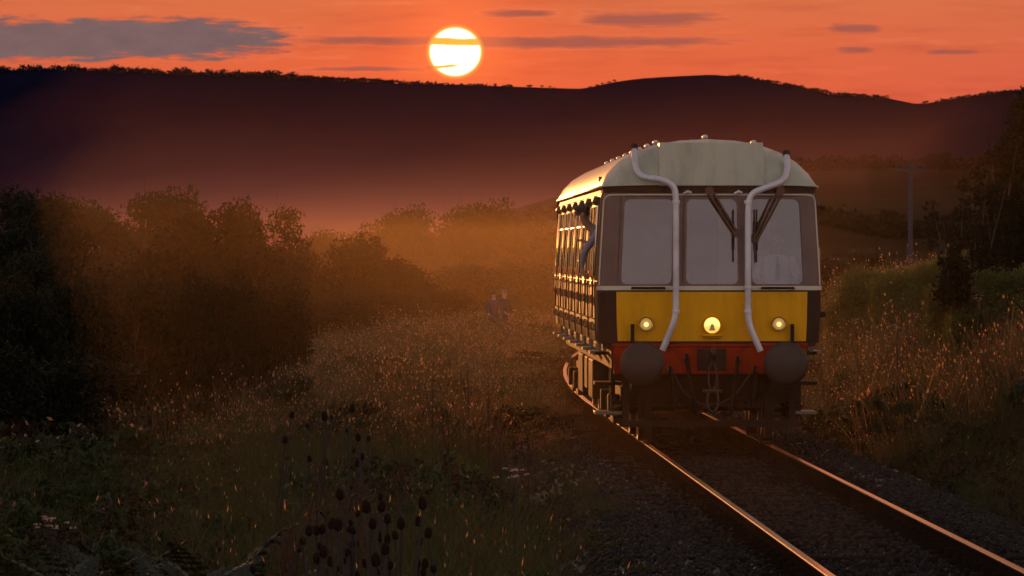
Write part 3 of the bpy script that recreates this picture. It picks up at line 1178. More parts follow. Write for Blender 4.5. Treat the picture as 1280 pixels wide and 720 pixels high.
for pts, up in (([(-0.935, 0.22, 3.68), (-0.925, 0.06, 3.45), (-0.86, -0.10, 3.325), (-0.60, -0.14, 3.30), (-0.445, -0.13, 3.215), (-0.43, -0.13, 3.02), (-0.43, -0.13, 1.75), (-0.445, -0.13, 1.56), (-0.60, -0.12, 1.18)], -1),
                ([(0.965, 0.22, 3.60), (0.965, 0.06, 3.42), (0.90, -0.10, 3.27), (0.68, -0.14, 3.20), (0.49, -0.13, 3.12), (0.462, -0.13, 2.93), (0.462, -0.13, 1.70), (0.475, -0.13, 1.50), (0.62, -0.12, 1.17)], 1)):
    p_ = MB().tube(bez(pts), 0.041, 12).build('exhaust_pipe', M['pipe_grey'], CAR, smooth=60)
    top = Vector(pts[0])
    nxt = Vector(pts[1])
    d_ = (top - nxt).normalized()
    MB().tube([top - d_ * 0.01, top + d_ * 0.06], 0.047, 12).build('pipe_end', M['under_black'], p_, smooth=60)
    for zc in (1.66, 1.96, 3.02):
        c = MB()
        c.lathe([(0.048, zc - 0.022), (0.051, zc), (0.048, zc + 0.022)], (pts[5][0], -0.13, 0), 'Z', 12)
        c.box(pts[5][0] - 0.014, pts[5][0] + 0.014, -0.10, 0.03, zc - 0.015, zc + 0.015)
        c.build('pipe_bracket', M['pipe_grey'], p_, smooth=40)

# --- wipers
for (x0, z0, x1, z1, bx_, bz0, bz1) in ((-0.01, 3.15, 0.315, 2.63, 0.285, 2.28, 2.93), (0.87, 3.15, 0.565, 2.565, 0.575, 2.27, 2.93)):
    w = MB()
    off = 0.026
    dx, dz = x1 - x0, z1 - z0
    l_ = math.hypot(dx, dz)
    px_, pz_ = -dz / l_ * off, dx / l_ * off
    w.tube([(x0 + px_ * 1.2, -0.075, z0 + pz_), (x1 + px_ * .6, -0.075, z1 + pz_)], 0.017, 8)
    w.tube([(x0 - px_ * 1.2, -0.075, z0 - pz_), (x1 - px_ * .6, -0.075, z1 - pz_)], 0.017, 8)
    w.box(x1 - 0.035, x1 + 0.035, -0.085, -0.06, z1 - 0.04, z1 + 0.05)
    wo = w.build('windscreen_wiper', M['wiper_brown'], CAR, smooth=50)
    MB().lathe([(0.055, -0.09), (0.055, -0.02), (0.03, 0.02)], (x0, 0, z0 + 0.01), 'Y', 12).build('wiper_motor', M['wiper_brown'], wo, smooth=50)
    MB().box(bx_ - 0.008, bx_ + 0.008, -0.045, -0.005, bz0, bz1).box(bx_ - 0.014, bx_ + 0.014, -0.062, -0.042, bz0 + 0.15, bz1 - 0.15).build('wiper_blade', M['rubber'], wo)

# --- lamps
def ring_lamp(x, z, r, dim, name):
    y = fy(x)
    o = MB().lathe([(r * 0.86, y - 0.03), (r * 0.90, y - 0.07), (r * 1.0, y - 0.075), (r * 1.06, y - 0.05), (r * 1.06, y + 0.01)], (x, 0, z), 'Y', 28).build(name, M['brass' if dim else 'panel_yellow'], CAR, smooth=50)
    MB().lathe([(0.0, y - 0.062), (r * 0.45, y - 0.058), (r * 0.87, y - 0.045)], (x, 0, z), 'Y', 28).build('lens', M['lamp_lens_dim' if dim else 'lamp_lens_bright'], o, smooth=60)
    rb = r * (0.36 if dim else 0.6)
    return o, y, rb


for (x, z) in ((-0.795, 1.507), (0.855, 1.510)):
    o, y, rb = ring_lamp(x, z, 0.084, True, 'marker_lamp')
    MB().lathe([(0.0, y - 0.078), (rb * .7, y - 0.072), (rb, y - 0.060)], (x, 0, z - 0.008), 'Y', 20).build('bulb', M['lamp_bulb'], o, smooth=60)
o, y, rb = ring_lamp(0.022, 1.490, 0.112, False, 'headlamp')
# upper bright reflector, notched below by the bulb holder
b = MB()
pts = [(0.022 + 0.094 * math.cos(t), 1.492 + 0.094 * math.sin(t)) for t in np.linspace(-0.20, PI + 0.20, 26)]
vs = [(p[0], y - 0.068, p[1]) for p in pts] + [(0.022 - 0.03, y - 0.068, 1.50), (0.022, y - 0.068, 1.522), (0.022 + 0.03, y - 0.068, 1.50)]
k_ = len(vs)
b.add(vs, [tuple(range(k_))])
b.build('reflector', M['lamp_bulb'], o)
b = MB()
b.add([(0.022 - 0.04, y - 0.070, 1.425), (0.022 + 0.04, y - 0.070, 1.425), (0.022 + 0.012, y - 0.070, 1.505), (0.022 - 0.012, y - 0.070, 1.505),
       (0.022 - 0.04, y - 0.078, 1.425), (0.022 + 0.04, y - 0.078, 1.425), (0.022 + 0.012, y - 0.078, 1.505), (0.022 - 0.012, y - 0.078, 1.505)],
      [(0, 1, 2, 3), (4, 7, 6, 5), (0, 4, 5, 1), (1, 5, 6, 2), (2, 6, 7, 3), (3, 7, 4, 0)])
b.build('bulb_holder', M['brass'], o)
MB().box(-0.10, 0.145, -0.10, 0.0, 1.352, 1.378).box(-0.07, 0.115, -0.06, 0.0, 1.330, 1.352).build('lamp_shelf', M['panel_yellow'], CAR, bevel=0.006)
for x in (-0.965, 1.02):
    MB().box(x - 0.022, x + 0.022, -0.06, -0.045 + fy(x), 1.292, 1.505).box(x - 0.022, x + 0.022, -0.045 + fy(x), fy(x), 1.292, 1.33).build('lamp_iron', M['under_black'], CAR)
for (a, b_) in ((-0.97, -0.565), (0.64, 1.04)):
    MB().tube([(a, 0.05, 1.95), (a, -0.05, 1.953), (b_, -0.06, 1.953), (b_, 0.04, 1.95)], 0.016, 8).build('handrail', M['under_black'], CAR, smooth=60)
for (x) in (-0.28, 0.35):
    MB().tube([(x - 0.05, -0.03, 3.125), (x, -0.045, 3.15), (x + 0.045, -0.03, 3.135)], 0.016, 8).tube([(x, 0.02, 3.14), (x, -0.045, 3.15)], 0.02, 8).build('washer_jet', M['pipe_grey'], CAR, smooth=60)
for (z, x) in ((2.95, 1.42), (1.62, 1.43)):
    MB().box(x - 0.035, x + 0.035, 0.34, 0.42, z - 0.035, z + 0.035).box(1.30, x - 0.034, 0.36, 0.40, z - 0.012, z + 0.012).build('side_bracket', M['under_black'], CAR, bevel=0.008)

# --- buffer beam and what hangs from it
BB = MB().box(-1.20, 1.20, 0.01, 0.09, 0.885, 1.266).box(-1.22, 1.22, -0.012, 0.0095, 1.225, 1.262).build('buffer_beam', M['beam_red'], CAR, bevel=0.006)
for x in (-0.865, 0.915):
    B = MB().lathe([(0.15, 0.0), (0.15, -0.06), (0.105, -0.08), (0.105, -0.42)], (x, 0, 1.02), 'Y', 24).build('buffer', M['buffer_steel'], CAR, smooth=40)
    hp = MB()
    hp.lathe([(0.0, -0.585), (0.12, -0.578), (0.21, -0.558), (0.262, -0.532), (0.275, -0.50), (0.275, -0.475), (0.10, -0.44)], (x, 0, 1.02), 'Y', 36)
    hp.build('buffer_head', M['buffer_steel'], B, smooth=45)
    MB().box(x - 0.19, x + 0.19, -0.02, 0.008, 0.86, 1.19).build('buffer_plate', M['under_black'], B)
hook = MB().box(-0.16, 0.20, -0.035, 0.0, 0.93, 1.20).build('coupling_plate', M['under_black'], CAR, bevel=0.01)
MB().tube(bez([(0.02, 0.0, 1.06), (0.02, -0.26, 1.07), (0.02, -0.36, 1.16), (0.02, -0.28, 1.20)]), 0.035, 10).build('coupling_hook', M['buffer_steel'], CAR, smooth=50)


def link_ring(cx, cy_, cz, w, h, r):
    pts = [(cx + w * math.cos(t), cy_, cz + h * math.sin(t)) for t in np.linspace(0, 2 * PI, 21)]
    return MB().tube(pts, r, 8)


ch = link_ring(0.02, -0.20, 0.86, 0.055, 0.17, 0.016).build('screw_coupling', M['buffer_steel'], CAR, smooth=60)
MB().tube([(-0.10, -0.20, 0.68), (0.14, -0.20, 0.68)], 0.022, 8).build('coupling_screw', M['buffer_steel'], ch, smooth=60)
link_ring(0.02, -0.20, 0.56, 0.07, 0.14, 0.016).build('coupling_link', M['buffer_steel'], ch, smooth=60)
for (x, zt, zb, bend) in ((-0.30, 1.10, 0.40, 0.12), (0.34, 1.07, 0.36, -0.10), (-0.50, 0.95, 0.45, 0.09), (0.56, 0.95, 0.48, -0.06)):
    h_ = MB().tube(bez([(x, 0.0, zt), (x, -0.12, zt + 0.02), (x + bend * .3, -0.15, zt - 0.25), (x + bend, -0.12, zb), (x + bend * 2.0, -0.02, zb + 0.05)]), 0.026, 10).build('brake_hose', M['rubber'], CAR, smooth=60)
    MB().tube([(x, 0.0, zt - 0.06), (x, -0.10, zt)], 0.032, 10).build('hose_cock', M['brass' if x > 0.3 else 'chrome'], h_, smooth=60)
MB().tube(bez([(-0.45, 0.05, 0.88), (-0.30, -0.02, 0.60), (0.0, -0.02, 0.46), (0.30, -0.02, 0.60), (0.50, 0.05, 0.88)]), 0.012, 8).build('safety_chain', M['buffer_steel'], CAR, smooth=60)
MB().box(-1.12, 1.12, 0.25, 0.32, 0.22, 0.30).box(-1.08, -1.0, 0.25, 0.32, 0.30, 0.90).box(1.0, 1.08, 0.25, 0.32, 0.30, 0.90).build('guard_frame', M['under_black'], CAR)
for x in (-0.75, 0.75):
    MB().box(x - 0.05, x + 0.05, 0.42, 0.46, 0.07, 0.60).build('guard_iron', M['under_black'], CAR)
MB().box(-0.96, 0.96, 0.55, 0.62, 0.62, 1.215).build('gap_blocker', M['under_black'], CAR)  # dark box added to block the bright gaps below the buffer beam
# solebars, steps at the front corners, underframe boxes
for sx in (-1, 1):
    MB().box(min(sx * 1.10, sx * 1.22), max(sx * 1.10, sx * 1.22), 0.10, LEN - 0.2, 0.95, 1.218).build('solebar', M['under_black'], CAR)
    for (z, w, pale) in ((1.125, 0.40, False), (0.745, 0.40, False), (0.375, 0.40, True)):
        MB().box(min(sx * 1.06, sx * 1.40), max(sx * 1.06, sx * 1.40), 0.95, 1.60, z - 0.02, z + 0.02).build('cab_step', M['step_wood' if pale else 'under_black'], CAR, bevel=0.006)
    MB().box(min(sx * 1.14, sx * 1.20), max(sx * 1.14, sx * 1.20), 1.02, 1.07, 0.355, 1.0).box(min(sx * 1.14, sx * 1.20), max(sx * 1.14, sx * 1.20), 1.48, 1.53, 0.355, 1.0).build('step_hanger', M['under_black'], CAR)
    for (a, b_, z) in ((6.0, 7.6, 0.42), (8.2, 9.3, 0.50), (10.2, 12.0, 0.40)):
        MB().box(min(sx * 0.70, sx * 1.26), max(sx * 0.70, sx * 1.26), a, b_, z, 0.949).build('underframe_box', M['under_black'], CAR, bevel=0.02)
# bogies
wheel_m = MB().lathe([(0.0, -0.075), (0.10, -0.08), (0.12, -0.04), (0.33, -0.015), (0.40, -0.065), (0.452, -0.065), (0.456, 0.045), (0.485, 0.055), (0.485, 0.075), (0.42, 0.075), (0.36, 0.02), (0.12, 0.02), (0.0, 0.03)], (0, 0, 0), 'X', 32).mesh('wheel', M['wheel_steel'], 40)
for by_ in (2.75, 16.85):
    bg_ = MB()
    for sx in (-1, 1):
        bg_.box(min(sx * 0.98, sx * 1.08), max(sx * 0.98, sx * 1.08), by_ - 1.85, by_ + 1.85, 0.52, 0.70)
    for yy in (-1.78, -0.25, 0.25, 1.78):
        bg_.box(-0.979, 0.979, by_ + yy - 0.05, by_ + yy + 0.05, 0.50, 0.66)
    bo = bg_.build('bogie', M['under_black'], CAR)
    for yy in (-1.295, 1.295):
        MB().tube([(-0.95, by_ + yy, 0.455), (0.95, by_ + yy, 0.455)], 0.07, 12).build('axle', M['wheel_steel'], bo, smooth=50)
        for sx in (-1, 1):
            w = link('wheel', wheel_m, bo)
            w.location = (sx * 0.78, by_ + yy, 0.457)
            w.rotation_euler = (0, 0, PI if sx > 0 else 0)
            ax = MB().box(min(sx * 1.0, sx * 1.22), max(sx * 1.0, sx * 1.22), by_ + yy - 0.14, by_ + yy + 0.14, 0.33, 0.60)
            ax.box(min(sx * 1.0, sx * 1.17), max(sx * 1.0, sx * 1.17), by_ + yy - 0.52, by_ + yy + 0.52, 0.24, 0.325)
            ax.build('axle_box', M['under_black'], bo, bevel=0.015)
            sp_ = MB()
            for q in (-0.42, 0.42):
                sp_.lathe([(0.075, 0.34), (0.09, 0.38), (0.07, 0.42), (0.09, 0.46), (0.07, 0.50), (0.085, 0.517)], (sx * 1.09, by_ + yy + q, 0), 'Z', 10)
            sp_.build('spring', M['under_black'], bo, smooth=40)
            MB().box(min(sx * 0.72, sx * 0.86), max(sx * 0.72, sx * 0.86), by_ + yy - 0.60, by_ + yy - 0.50, 0.30, 0.62).build('brake_block', M['under_black'], bo)

# ------------------------------------------------------------------ people


def person(name_label, joints, bones, radii, zones, mats, loc, rz=0.0, cat='person', hair=None, head=None, nose=None, cap=None):
    """joints: name -> place; bones: (a, b); radii per joint; zones: bone -> material slot. One continuous skinned body."""
    T = thing('person', name_label, cat, loc, rz)
    names = list(joints)
    idx = {n_: k for k, n_ in enumerate(names)}
    me = bpy.data.meshes.new('skeleton')
    me.from_pydata([joints[n_] for n_ in names], [(idx[a], idx[b]) for a, b in bones], [])
    tmp = bpy.data.objects.new('skeleton', me)
    COL.objects.link(tmp)
    sk = tmp.modifiers.new('skin', 'SKIN')
    sk.use_smooth_shade = True
    lay = me.skin_vertices[0].data
    for n_ in names:
        r_ = radii[n_]
        lay[idx[n_]].radius = (r_, r_) if not isinstance(r_, tuple) else r_
        lay[idx[n_]].use_root = n_ == names[0]
    su = tmp.modifiers.new('sub', 'SUBSURF')
    su.levels = su.render_levels = 2
    dg = bpy.context.evaluated_depsgraph_get()
    body = bpy.data.meshes.new_from_object(tmp.evaluated_get(dg))
    bpy.data.objects.remove(tmp)
    body.name = 'body'
    body.materials.clear()
    for m_ in mats:
        body.materials.append(m_)
    segs = [(Vector(joints[a]), Vector(joints[b]), zones.get((a, b), 0)) for a, b in bones]
    for p in body.polygons:
        c = p.center
        best, bz_ = 1e9, 0
        for a, b, z_ in segs:
            ab = b - a
            t_ = max(0, min(1, (c - a).dot(ab) / max(ab.length_squared, 1e-9)))
            d_ = (c - (a + ab * t_)).length
            if d_ < best:
                best, bz_ = d_, z_
        p.material_index = bz_
        p.use_smooth = True
    link('body', body, T)
    H = Vector(joints['head'])
    if hair:
        hb = MB()
        prof = [(0.0, 0.108), (0.05, 0.100), (0.085, 0.070), (0.100, 0.025), (0.098, -0.02)]
        hb.lathe(prof, (H.x - 0.018 * nose[0], H.y - 0.018 * nose[1], H.z + 0.005), 'Z', 14)
        hb.build('hair', hair, T, smooth=60)
    if cap:
        cb = MB()
        cb.lathe([(0.0, 0.118), (0.060, 0.112), (0.100, 0.092), (0.104, 0.068), (0.098, 0.045)], (H.x, H.y, H.z), 'Z', 16)
        cb.box(-0.07, 0.07, -0.055, 0.0, -0.006, 0.006)
        for k in range(len(cb.v) - 8, len(cb.v)):
            v = Vector(cb.v[k])
            d = Vector((nose[0], nose[1], 0)).normalized()
            side = Vector((-d.y, d.x, 0))
            cb.v[k] = tuple(H + Vector((0, 0, 0.05)) + side * v.x + d * (0.09 - v.y) + Vector((0, 0, v.z)))
        cb.build('cap', cap, T, smooth=50)
    # ears and eyes
    d = Vector((nose[0], nose[1], 0)).normalized()
    side = Vector((-d.y, d.x, 0))
    for s in (-1, 1):
        e = H + side * (0.088 * s) + Vector((0, 0, -0.012))
        MB().lathe([(0.0, -0.012), (0.026, -0.008), (0.03, 0.008), (0.0, 0.014)], tuple(e), 'X' if abs(side.x) > 0.5 else 'Y', 10).build('ear', M['skin'], T, smooth=60)
        e = H + side * (0.034 * s) + d * 0.083 + Vector((0, 0, 0.0))
        MB().lathe([(0.0, -0.012), (0.010, -0.007), (0.012, 0.0), (0.010, 0.007), (0.0, 0.012)], tuple(e), 'Z', 8).build('eye', M['hair_dark'], T, smooth=60)
    return T


def hand(J, B, Rd, wrist, nm, fwd, side, curl):
    """palm, four unequal bent fingers and a thumb from the wrist joint"""
    w = Vector(J[wrist])
    f = Vector(fwd).normalized()
    s = Vector(side).normalized()
    c = Vector(curl).normalized()
    pk = nm + '_palm'
    J[pk] = tuple(w + f * 0.065)
    Rd[pk] = (0.036, 0.018)
    B.append((wrist, pk))
    for k, (o, ln) in enumerate(((-0.030, 0.062), (-0.010, 0.074), (0.010, 0.070), (0.029, 0.055))):
        a, b_, t_ = nm + '_f%da' % k, nm + '_f%db' % k, nm + '_f%dc' % k
        J[a] = tuple(w + f * 0.095 + s * o)
        J[b_] = tuple(w + f * (0.095 + ln * 0.55) + s * o * 1.1 + c * 0.012)
        J[t_] = tuple(w + f * (0.095 + ln * 0.85) + s * o * 1.1 + c * 0.035)
        for q, r_ in ((a, 0.0105), (b_, 0.0095), (t_, 0.008)):
            Rd[q] = r_
        B += [(pk, a), (a, b_), (b_, t_)]
    a, b_ = nm + '_ta', nm + '_tb'
    J[a] = tuple(w + f * 0.045 + s * -0.048 + c * 0.012)
    J[b_] = tuple(w + f * 0.080 + s * -0.064 + c * 0.022)
    Rd[a], Rd[b_] = 0.012, 0.010
    B += [(wrist, a), (a, b_)]


def standing(arm_l, arm_r, lean=(0, 0), facing=(0, -1)):
    lx, ly = lean
    fx, fy_ = facing
    sx_, sy_ = -fy_, fx      # person's right-hand side is +s
    def at_(s, f, z, k=0.0):
        return (s * sx_ + f * fx + lx * k, s * sy_ + f * fy_ + ly * k, z)
    J = {'pelvis': at_(0, 0, 0.93), 'waist': at_(0, 0, 1.10, .4), 'chest': at_(0, 0.0, 1.32, .8), 'neck': at_(0, 0, 1.48, 1), 'chin': at_(0, 0.012, 1.56, 1.1), 'head': at_(0, 0.015, 1.64, 1.2), 'crown': at_(0, 0.0, 1.71, 1.2),
         'nose': at_(0, 0.105, 1.625, 1.2)}
    Rd = {'pelvis': (0.155, 0.115), 'waist': (0.14, 0.105), 'chest': (0.17, 0.12), 'neck': 0.055, 'chin': 0.062, 'head': (0.078, 0.095), 'crown': 0.062, 'nose': 0.015}
    B = [('pelvis', 'waist'), ('waist', 'chest'), ('chest', 'neck'), ('neck', 'chin'), ('chin', 'head'), ('head', 'crown'), ('head', 'nose')]
    for nm, s, arm in (('l', -1, arm_l), ('r', 1, arm_r)):
        J[nm + 'sh'] = at_(0.185 * s, 0, 1.41, .9)
        J[nm + 'el'] = at_(arm[0][0] * s, arm[0][1], arm[0][2], .7)
        J[nm + 'wr'] = at_(arm[1][0] * s, arm[1][1], arm[1][2], .6)
        Rd[nm + 'sh'], Rd[nm + 'el'], Rd[nm + 'wr'] = 0.065, 0.046, 0.030
        B += [('chest', nm + 'sh'), (nm + 'sh', nm + 'el'), (nm + 'el', nm + 'wr')]
        e, w = Vector(J[nm + 'el']), Vector(J[nm + 'wr'])
        hand(J, B, Rd, nm + 'wr', nm + 'hand', w - e, (fx * 1.0, fy_ * 1.0, 0.0), (-s * sx_, -s * sy_, 0))
        J[nm + 'hip'] = at_(0.095 * s, 0, 0.86)
        J[nm + 'kn'] = at_(0.105 * s, 0.03, 0.49)
        J[nm + 'an'] = at_(0.11 * s, -0.02, 0.09)
        J[nm + 'toe'] = at_(0.125 * s, 0.16, 0.045)
        Rd[nm + 'hip'], Rd[nm + 'kn'], Rd[nm + 'an'], Rd[nm + 'toe'] = 0.095, 0.062, 0.045, 0.038
        B += [('pelvis', nm + 'hip'), (nm + 'hip', nm + 'kn'), (nm + 'kn', nm + 'an'), (nm + 'an', nm + 'toe')]
    return J, B, Rd


def zones_for(B, top=0, legs=1, skin=2, shoe=3, forearm_skin=False):
    Z = {}
    for a, b in B:
        z_ = top
        if b[1:] in ('hip', 'kn', 'an'):
            z_ = legs
        elif b[1:] == 'toe':
            z_ = shoe
        elif 'hand' in b or b in ('chin', 'head', 'crown', 'nose'):
            z_ = skin
        elif forearm_skin and b[1:] == 'wr':
            z_ = skin
        Z[(a, b)] = z_
    return Z


# driver, seated behind the right-hand pane
def seated_driver():
    J = {'pelvis': (0, 0.10, 0.10), 'waist': (0, 0.08, 0.28), 'chest': (0, 0.05, 0.50), 'neck': (0, 0.03, 0.66), 'chin': (0, 0.0, 0.73), 'head': (0, -0.01, 0.815), 'crown': (0, 0.0, 0.885), 'nose': (0, -0.115, 0.80)}
    Rd = {'pelvis': (0.17, 0.13), 'waist': (0.16, 0.125), 'chest': (0.185, 0.13), 'neck': 0.056, 'chin': 0.062, 'head': (0.078, 0.095), 'crown': 0.062, 'nose': 0.015}
    B = [('pelvis', 'waist'), ('waist', 'chest'), ('chest', 'neck'), ('neck', 'chin'), ('chin', 'head'), ('head', 'crown'), ('head', 'nose')]
    for nm, s in (('l', 1), ('r', -1)):
        J[nm + 'sh'] = (0.20 * s, 0.04, 0.585)
        J[nm + 'el'] = (0.26 * s, -0.14, 0.36)
        J[nm + 'wr'] = (0.20 * s, -0.40, 0.30)
        Rd[nm + 'sh'], Rd[nm + 'el'], Rd[nm + 'wr'] = 0.070, 0.048, 0.031
        B += [('chest', nm + 'sh'), (nm + 'sh', nm + 'el'), (nm + 'el', nm + 'wr')]
        hand(J, B, Rd, nm + 'wr', nm + 'hand', (-0.1 * s, -1, -0.05), (1, 0, 0), (0, 0, -1))
        J[nm + 'hip'] = (0.10 * s, 0.06, 0.07)
        J[nm + 'kn'] = (0.14 * s, -0.38, 0.08)
        J[nm + 'an'] = (0.13 * s, -0.40, -0.33)
        J[nm + 'toe'] = (0.14 * s, -0.56, -0.37)
        Rd[nm + 'hip'], Rd[nm + 'kn'], Rd[nm + 'an'], Rd[nm + 'toe'] = 0.095, 0.066, 0.045, 0.038
        B += [('pelvis', nm + 'hip'), (nm + 'hip', nm + 'kn'), (nm + 'kn', nm + 'an'), (nm + 'an', nm + 'toe')]
    mats = [M['shirt_white'], M['trouser_dark'], M['skin'], M['rubber']]
    T = person('driver in a white shirt seated behind the windscreen pane beside the wiper', J, B, Rd, zones_for(B), mats,
               (CAR_X + 0.90, CAR_D + 1.18, 1.72), 0, hair=M['hair_grey'], nose=(0, -1))
    J_ = MB().tube([(0.012, -0.115, 0.63), (0.016, -0.145, 0.50), (0.01, -0.135, 0.33)], [0.016, 0.026, 0.034], 6).build('tie', M['trouser_dark'], T, smooth=50)


seated_driver()


def leaning_man():
    # stands in the cab doorway on the left and leans his head and arm out of the open window
    J, B, Rd = standing(((0.24, 0.14, 1.20), (0.26, 0.30, 1.25)), ((0.28, 0.02, 1.15), (0.26, 0.20, 1.02)), facing=(-1, 0))
    fx = -1
    for k_, dx, dy, dz in (('chest', -0.10, 0, -0.02), ('neck', -0.27, -0.02, -0.04), ('chin', -0.35, -0.05, -0.06), ('head', -0.38, -0.07, -0.03), ('crown', -0.37, -0.06, -0.03), ('nose', -0.38 + 0.105, -0.07 - 0.105, -0.03),
                           ('lsh', -0.20, 0, -0.02), ('rsh', -0.18, 0, -0.02)):
        J[k_] = (J[k_][0] + dx, J[k_][1] + dy, J[k_][2] + dz)
    # the arm on the camera's side rests on the sill, elbow out
    near = 'l' if J['lsh'][1] < J['rsh'][1] else 'r'
    for q in list(J):
        if q.startswith(near + 'hand'):
            del J[q], Rd[q]
    B = [(a, b) for a, b in B if a in J and b in J]
    J[near + 'el'] = (-0.36, J[near + 'sh'][1] - 0.05, 1.16)
    J[near + 'wr'] = (-0.40, J[near + 'sh'][1] + 0.05, 0.95)
    hand(J, B, Rd, near + 'wr', near + 'hand', (0.2, 0.1, -1), (0, 1, 0), (1, 0, 0))
    mats = [M['shirt_lavender'], M['trouser_dark'], M['skin'], M['rubber']]
    person('person in cap and pale shirt leaning out of the cab side window', J, B, Rd, zones_for(B), mats,
           (CAR_X - 1.15, CAR_D + 1.40, 1.266), 0, hair=M['hair_dark'], nose=(-0.1, -1), cap=M['jacket_dark'])


leaning_man()
for (px, d, m_, lab, face, hr) in ((617, 185, M['jacket_blue'], 'person in a blue top standing in the long grass by the far line', (0.3, -1), M['hair_dark']),
                                   (630, 181, M['jacket_dark'], 'person in a dark coat standing in the grass nearest the distant line', (0.8, -0.6), M['hair_grey'])):
    fl = math.hypot(*face)
    face = (face[0] / fl, face[1] / fl)
    J, B, Rd = standing(((0.25, 0.05, 1.13), (0.24, 0.22, 1.02)), ((0.25, 0.02, 1.13), (0.2, 0.24, 1.10)), facing=face)
    x = (px - VPX) / FPX * d
    person(lab, J, B, Rd, zones_for(B), [m_, M['trouser_dark'], M['skin'], M['rubber']], (x, d, gz(x, d) + 0.10), 0, hair=hr, nose=face)

# ------------------------------------------------------------------ plants


def leaf_cloud(n, blobs, size, seed, shell=0.55, flat=0.0, long=1.5, zsq=1.0):
    """n small leaf faces through the outer volume of several blobs (cx, cy, cz, rx, ry, rz)"""
    g = np.random.default_rng(seed)
    blobs = np.asarray(blobs, float)
    vol = (blobs[:, 3] * blobs[:, 4] * blobs[:, 5]) ** 0.75
    b = g.choice(len(blobs), n, p=vol / vol.sum())
    d = g.normal(size=(n, 3))
    d /= np.linalg.norm(d, axis=1)[:, None]
    # lumpy radius
    lump = 1 + 0.16 * np.sin(d[:, 0] * 5 + b) * np.sin(d[:, 1] * 6 + 2 * b) + 0.12 * np.sin(d[:, 2] * 9 + b * 3)
    r = (shell + (1 - shell) * g.random(n) ** 0.7) * lump * (1 + 0.10 * (g.random(n) ** 6))
    c = blobs[b, :3] + d * r[:, None] * blobs[b, 3:6]
    nrm = d * 0.7 + g.normal(size=(n, 3)) * 0.8
    nrm[:, 2] += flat
    nrm /= np.linalg.norm(nrm, axis=1)[:, None]
    t = np.cross(nrm, g.normal(size=(n, 3)))
    t /= np.linalg.norm(t, axis=1)[:, None] + 1e-9
    w = np.cross(nrm, t)
    s = size * g.uniform(0.55, 1.35, n)[:, None]
    off = np.array([1.0, 1.0, zsq])
    t, w, nrm = t * off, w * off, nrm * off
    V = np.stack([c - t * s * long, c - w * s * 0.62 + nrm * s * 0.25, c + t * s * long, c + w * s * 0.62 + nrm * s * 0.25], 1).reshape(-1, 3)
    Q = np.arange(4 * n).reshape(-1, 4)
    return V, Q


def crown_blobs(seed, k, spread, zlo, zhi, r0, r1, flatten=0.8):
    rr = random.Random(seed)
    out = []
    for _ in range(k):
        a = rr.uniform(0, 2 * PI)
        q = spread * math.sqrt(rr.random())
        z = rr.uniform(zlo, zhi)
        r_ = rr.uniform(r0, r1) * (1.0 - 0.25 * (z - zlo) / max(zhi - zlo, 1e-6))
        out.append((q * math.cos(a), q * math.sin(a), z, r_, r_, r_ * flatten))
    return out


def woody(blobs, base_r, seed, fork_z):
    """tapered trunk with limbs out to the blobs"""
    rr = random.Random(seed)
    mb = MB()
    mb.tube([(0, 0, -0.05), (0.01, 0, fork_z * 0.5), (0, 0.01, fork_z)], [base_r * 1.25, base_r, base_r * 0.8], 7)
    for b in blobs:
        e = Vector(b[:3])
        m_ = Vector((0, 0, fork_z)).lerp(e, 0.5) + Vector((rr.uniform(-.04, .04), rr.uniform(-.04, .04), -0.02))
        mb.tube([(0, 0, fork_z * rr.uniform(0.7, 1.0)), m_, e], [base_r * 0.5, base_r * 0.3, base_r * 0.1], 5)
        for _ in range(2):
            d = Vector((rr.uniform(-1, 1), rr.uniform(-1, 1), rr.uniform(-.3, 1))).normalized()
            mb.tube([m_, m_.lerp(e, .6) + d * b[3] * .4, e + d * b[3] * 0.8], [base_r * .2, base_r * .12, base_r * .04], 4)
    return mb.mesh('trunk', M['bark'], 60)


# unit prototypes (radius about 1, height 1): crown + trunk meshes
PROTO = {}
for k in range(5):
    bl = crown_blobs(20 + k, 16, 0.78, 0.18, 0.72, 0.34, 0.56, 0.46)
    for mname in ('hedge_leaf', 'hedge_leaf_warm', 'bush_leaf_olive'):
        V, Q = leaf_cloud(15000, bl, 0.026, 40 + k, 0.3, zsq=0.5)
        V[:, 2] = np.maximum(V[:, 2], 0.0)
        PROTO['bush', mname, k] = (np_mesh('bush_crown', V, Q, M[mname]), woody(bl[:6], 0.035, k, 0.16))
for k in range(5):
    bl = crown_blobs(60 + k, 20, 0.80, 0.26, 0.82, 0.34, 0.56, 0.32)
    for mname in ('hedge_leaf', 'hedge_leaf_warm', 'tree_leaf_dark'):
        V, Q = leaf_cloud(15000, bl, 0.026, 80 + k, 0.3, zsq=0.45)
        PROTO['tree', mname, k] = (np_mesh('tree_crown', V, Q, M[mname]), woody(bl[:7], 0.035, k + 9, 0.30))


def plant(name, kind, mname, k, loc, rad, height, label, cat, group=None, rz=None):
    cm, tm = PROTO[kind, mname, k]
    T = thing(name, label, cat, loc, random.uniform(0, 6.28) if rz is None else rz, group)
    T.scale = (rad, rad, height)
    link('crown', cm, T)
    link('trunk', tm, T)
    return T


def from_photo(name, kind, mname, k, px, top, wpx, d, label, cat, group=None):
    x = (px - VPX) / FPX * d
    z0 = gz(x, d) - 0.1
    zt = CAMH - (top - HZ) / FPX * d
    return plant(name, kind, mname, k, (x, d, z0), wpx / FPX * d * (0.68 if kind == 'tree' else 0.56), max(0.6, zt - z0) * 1.04, label, cat, group)


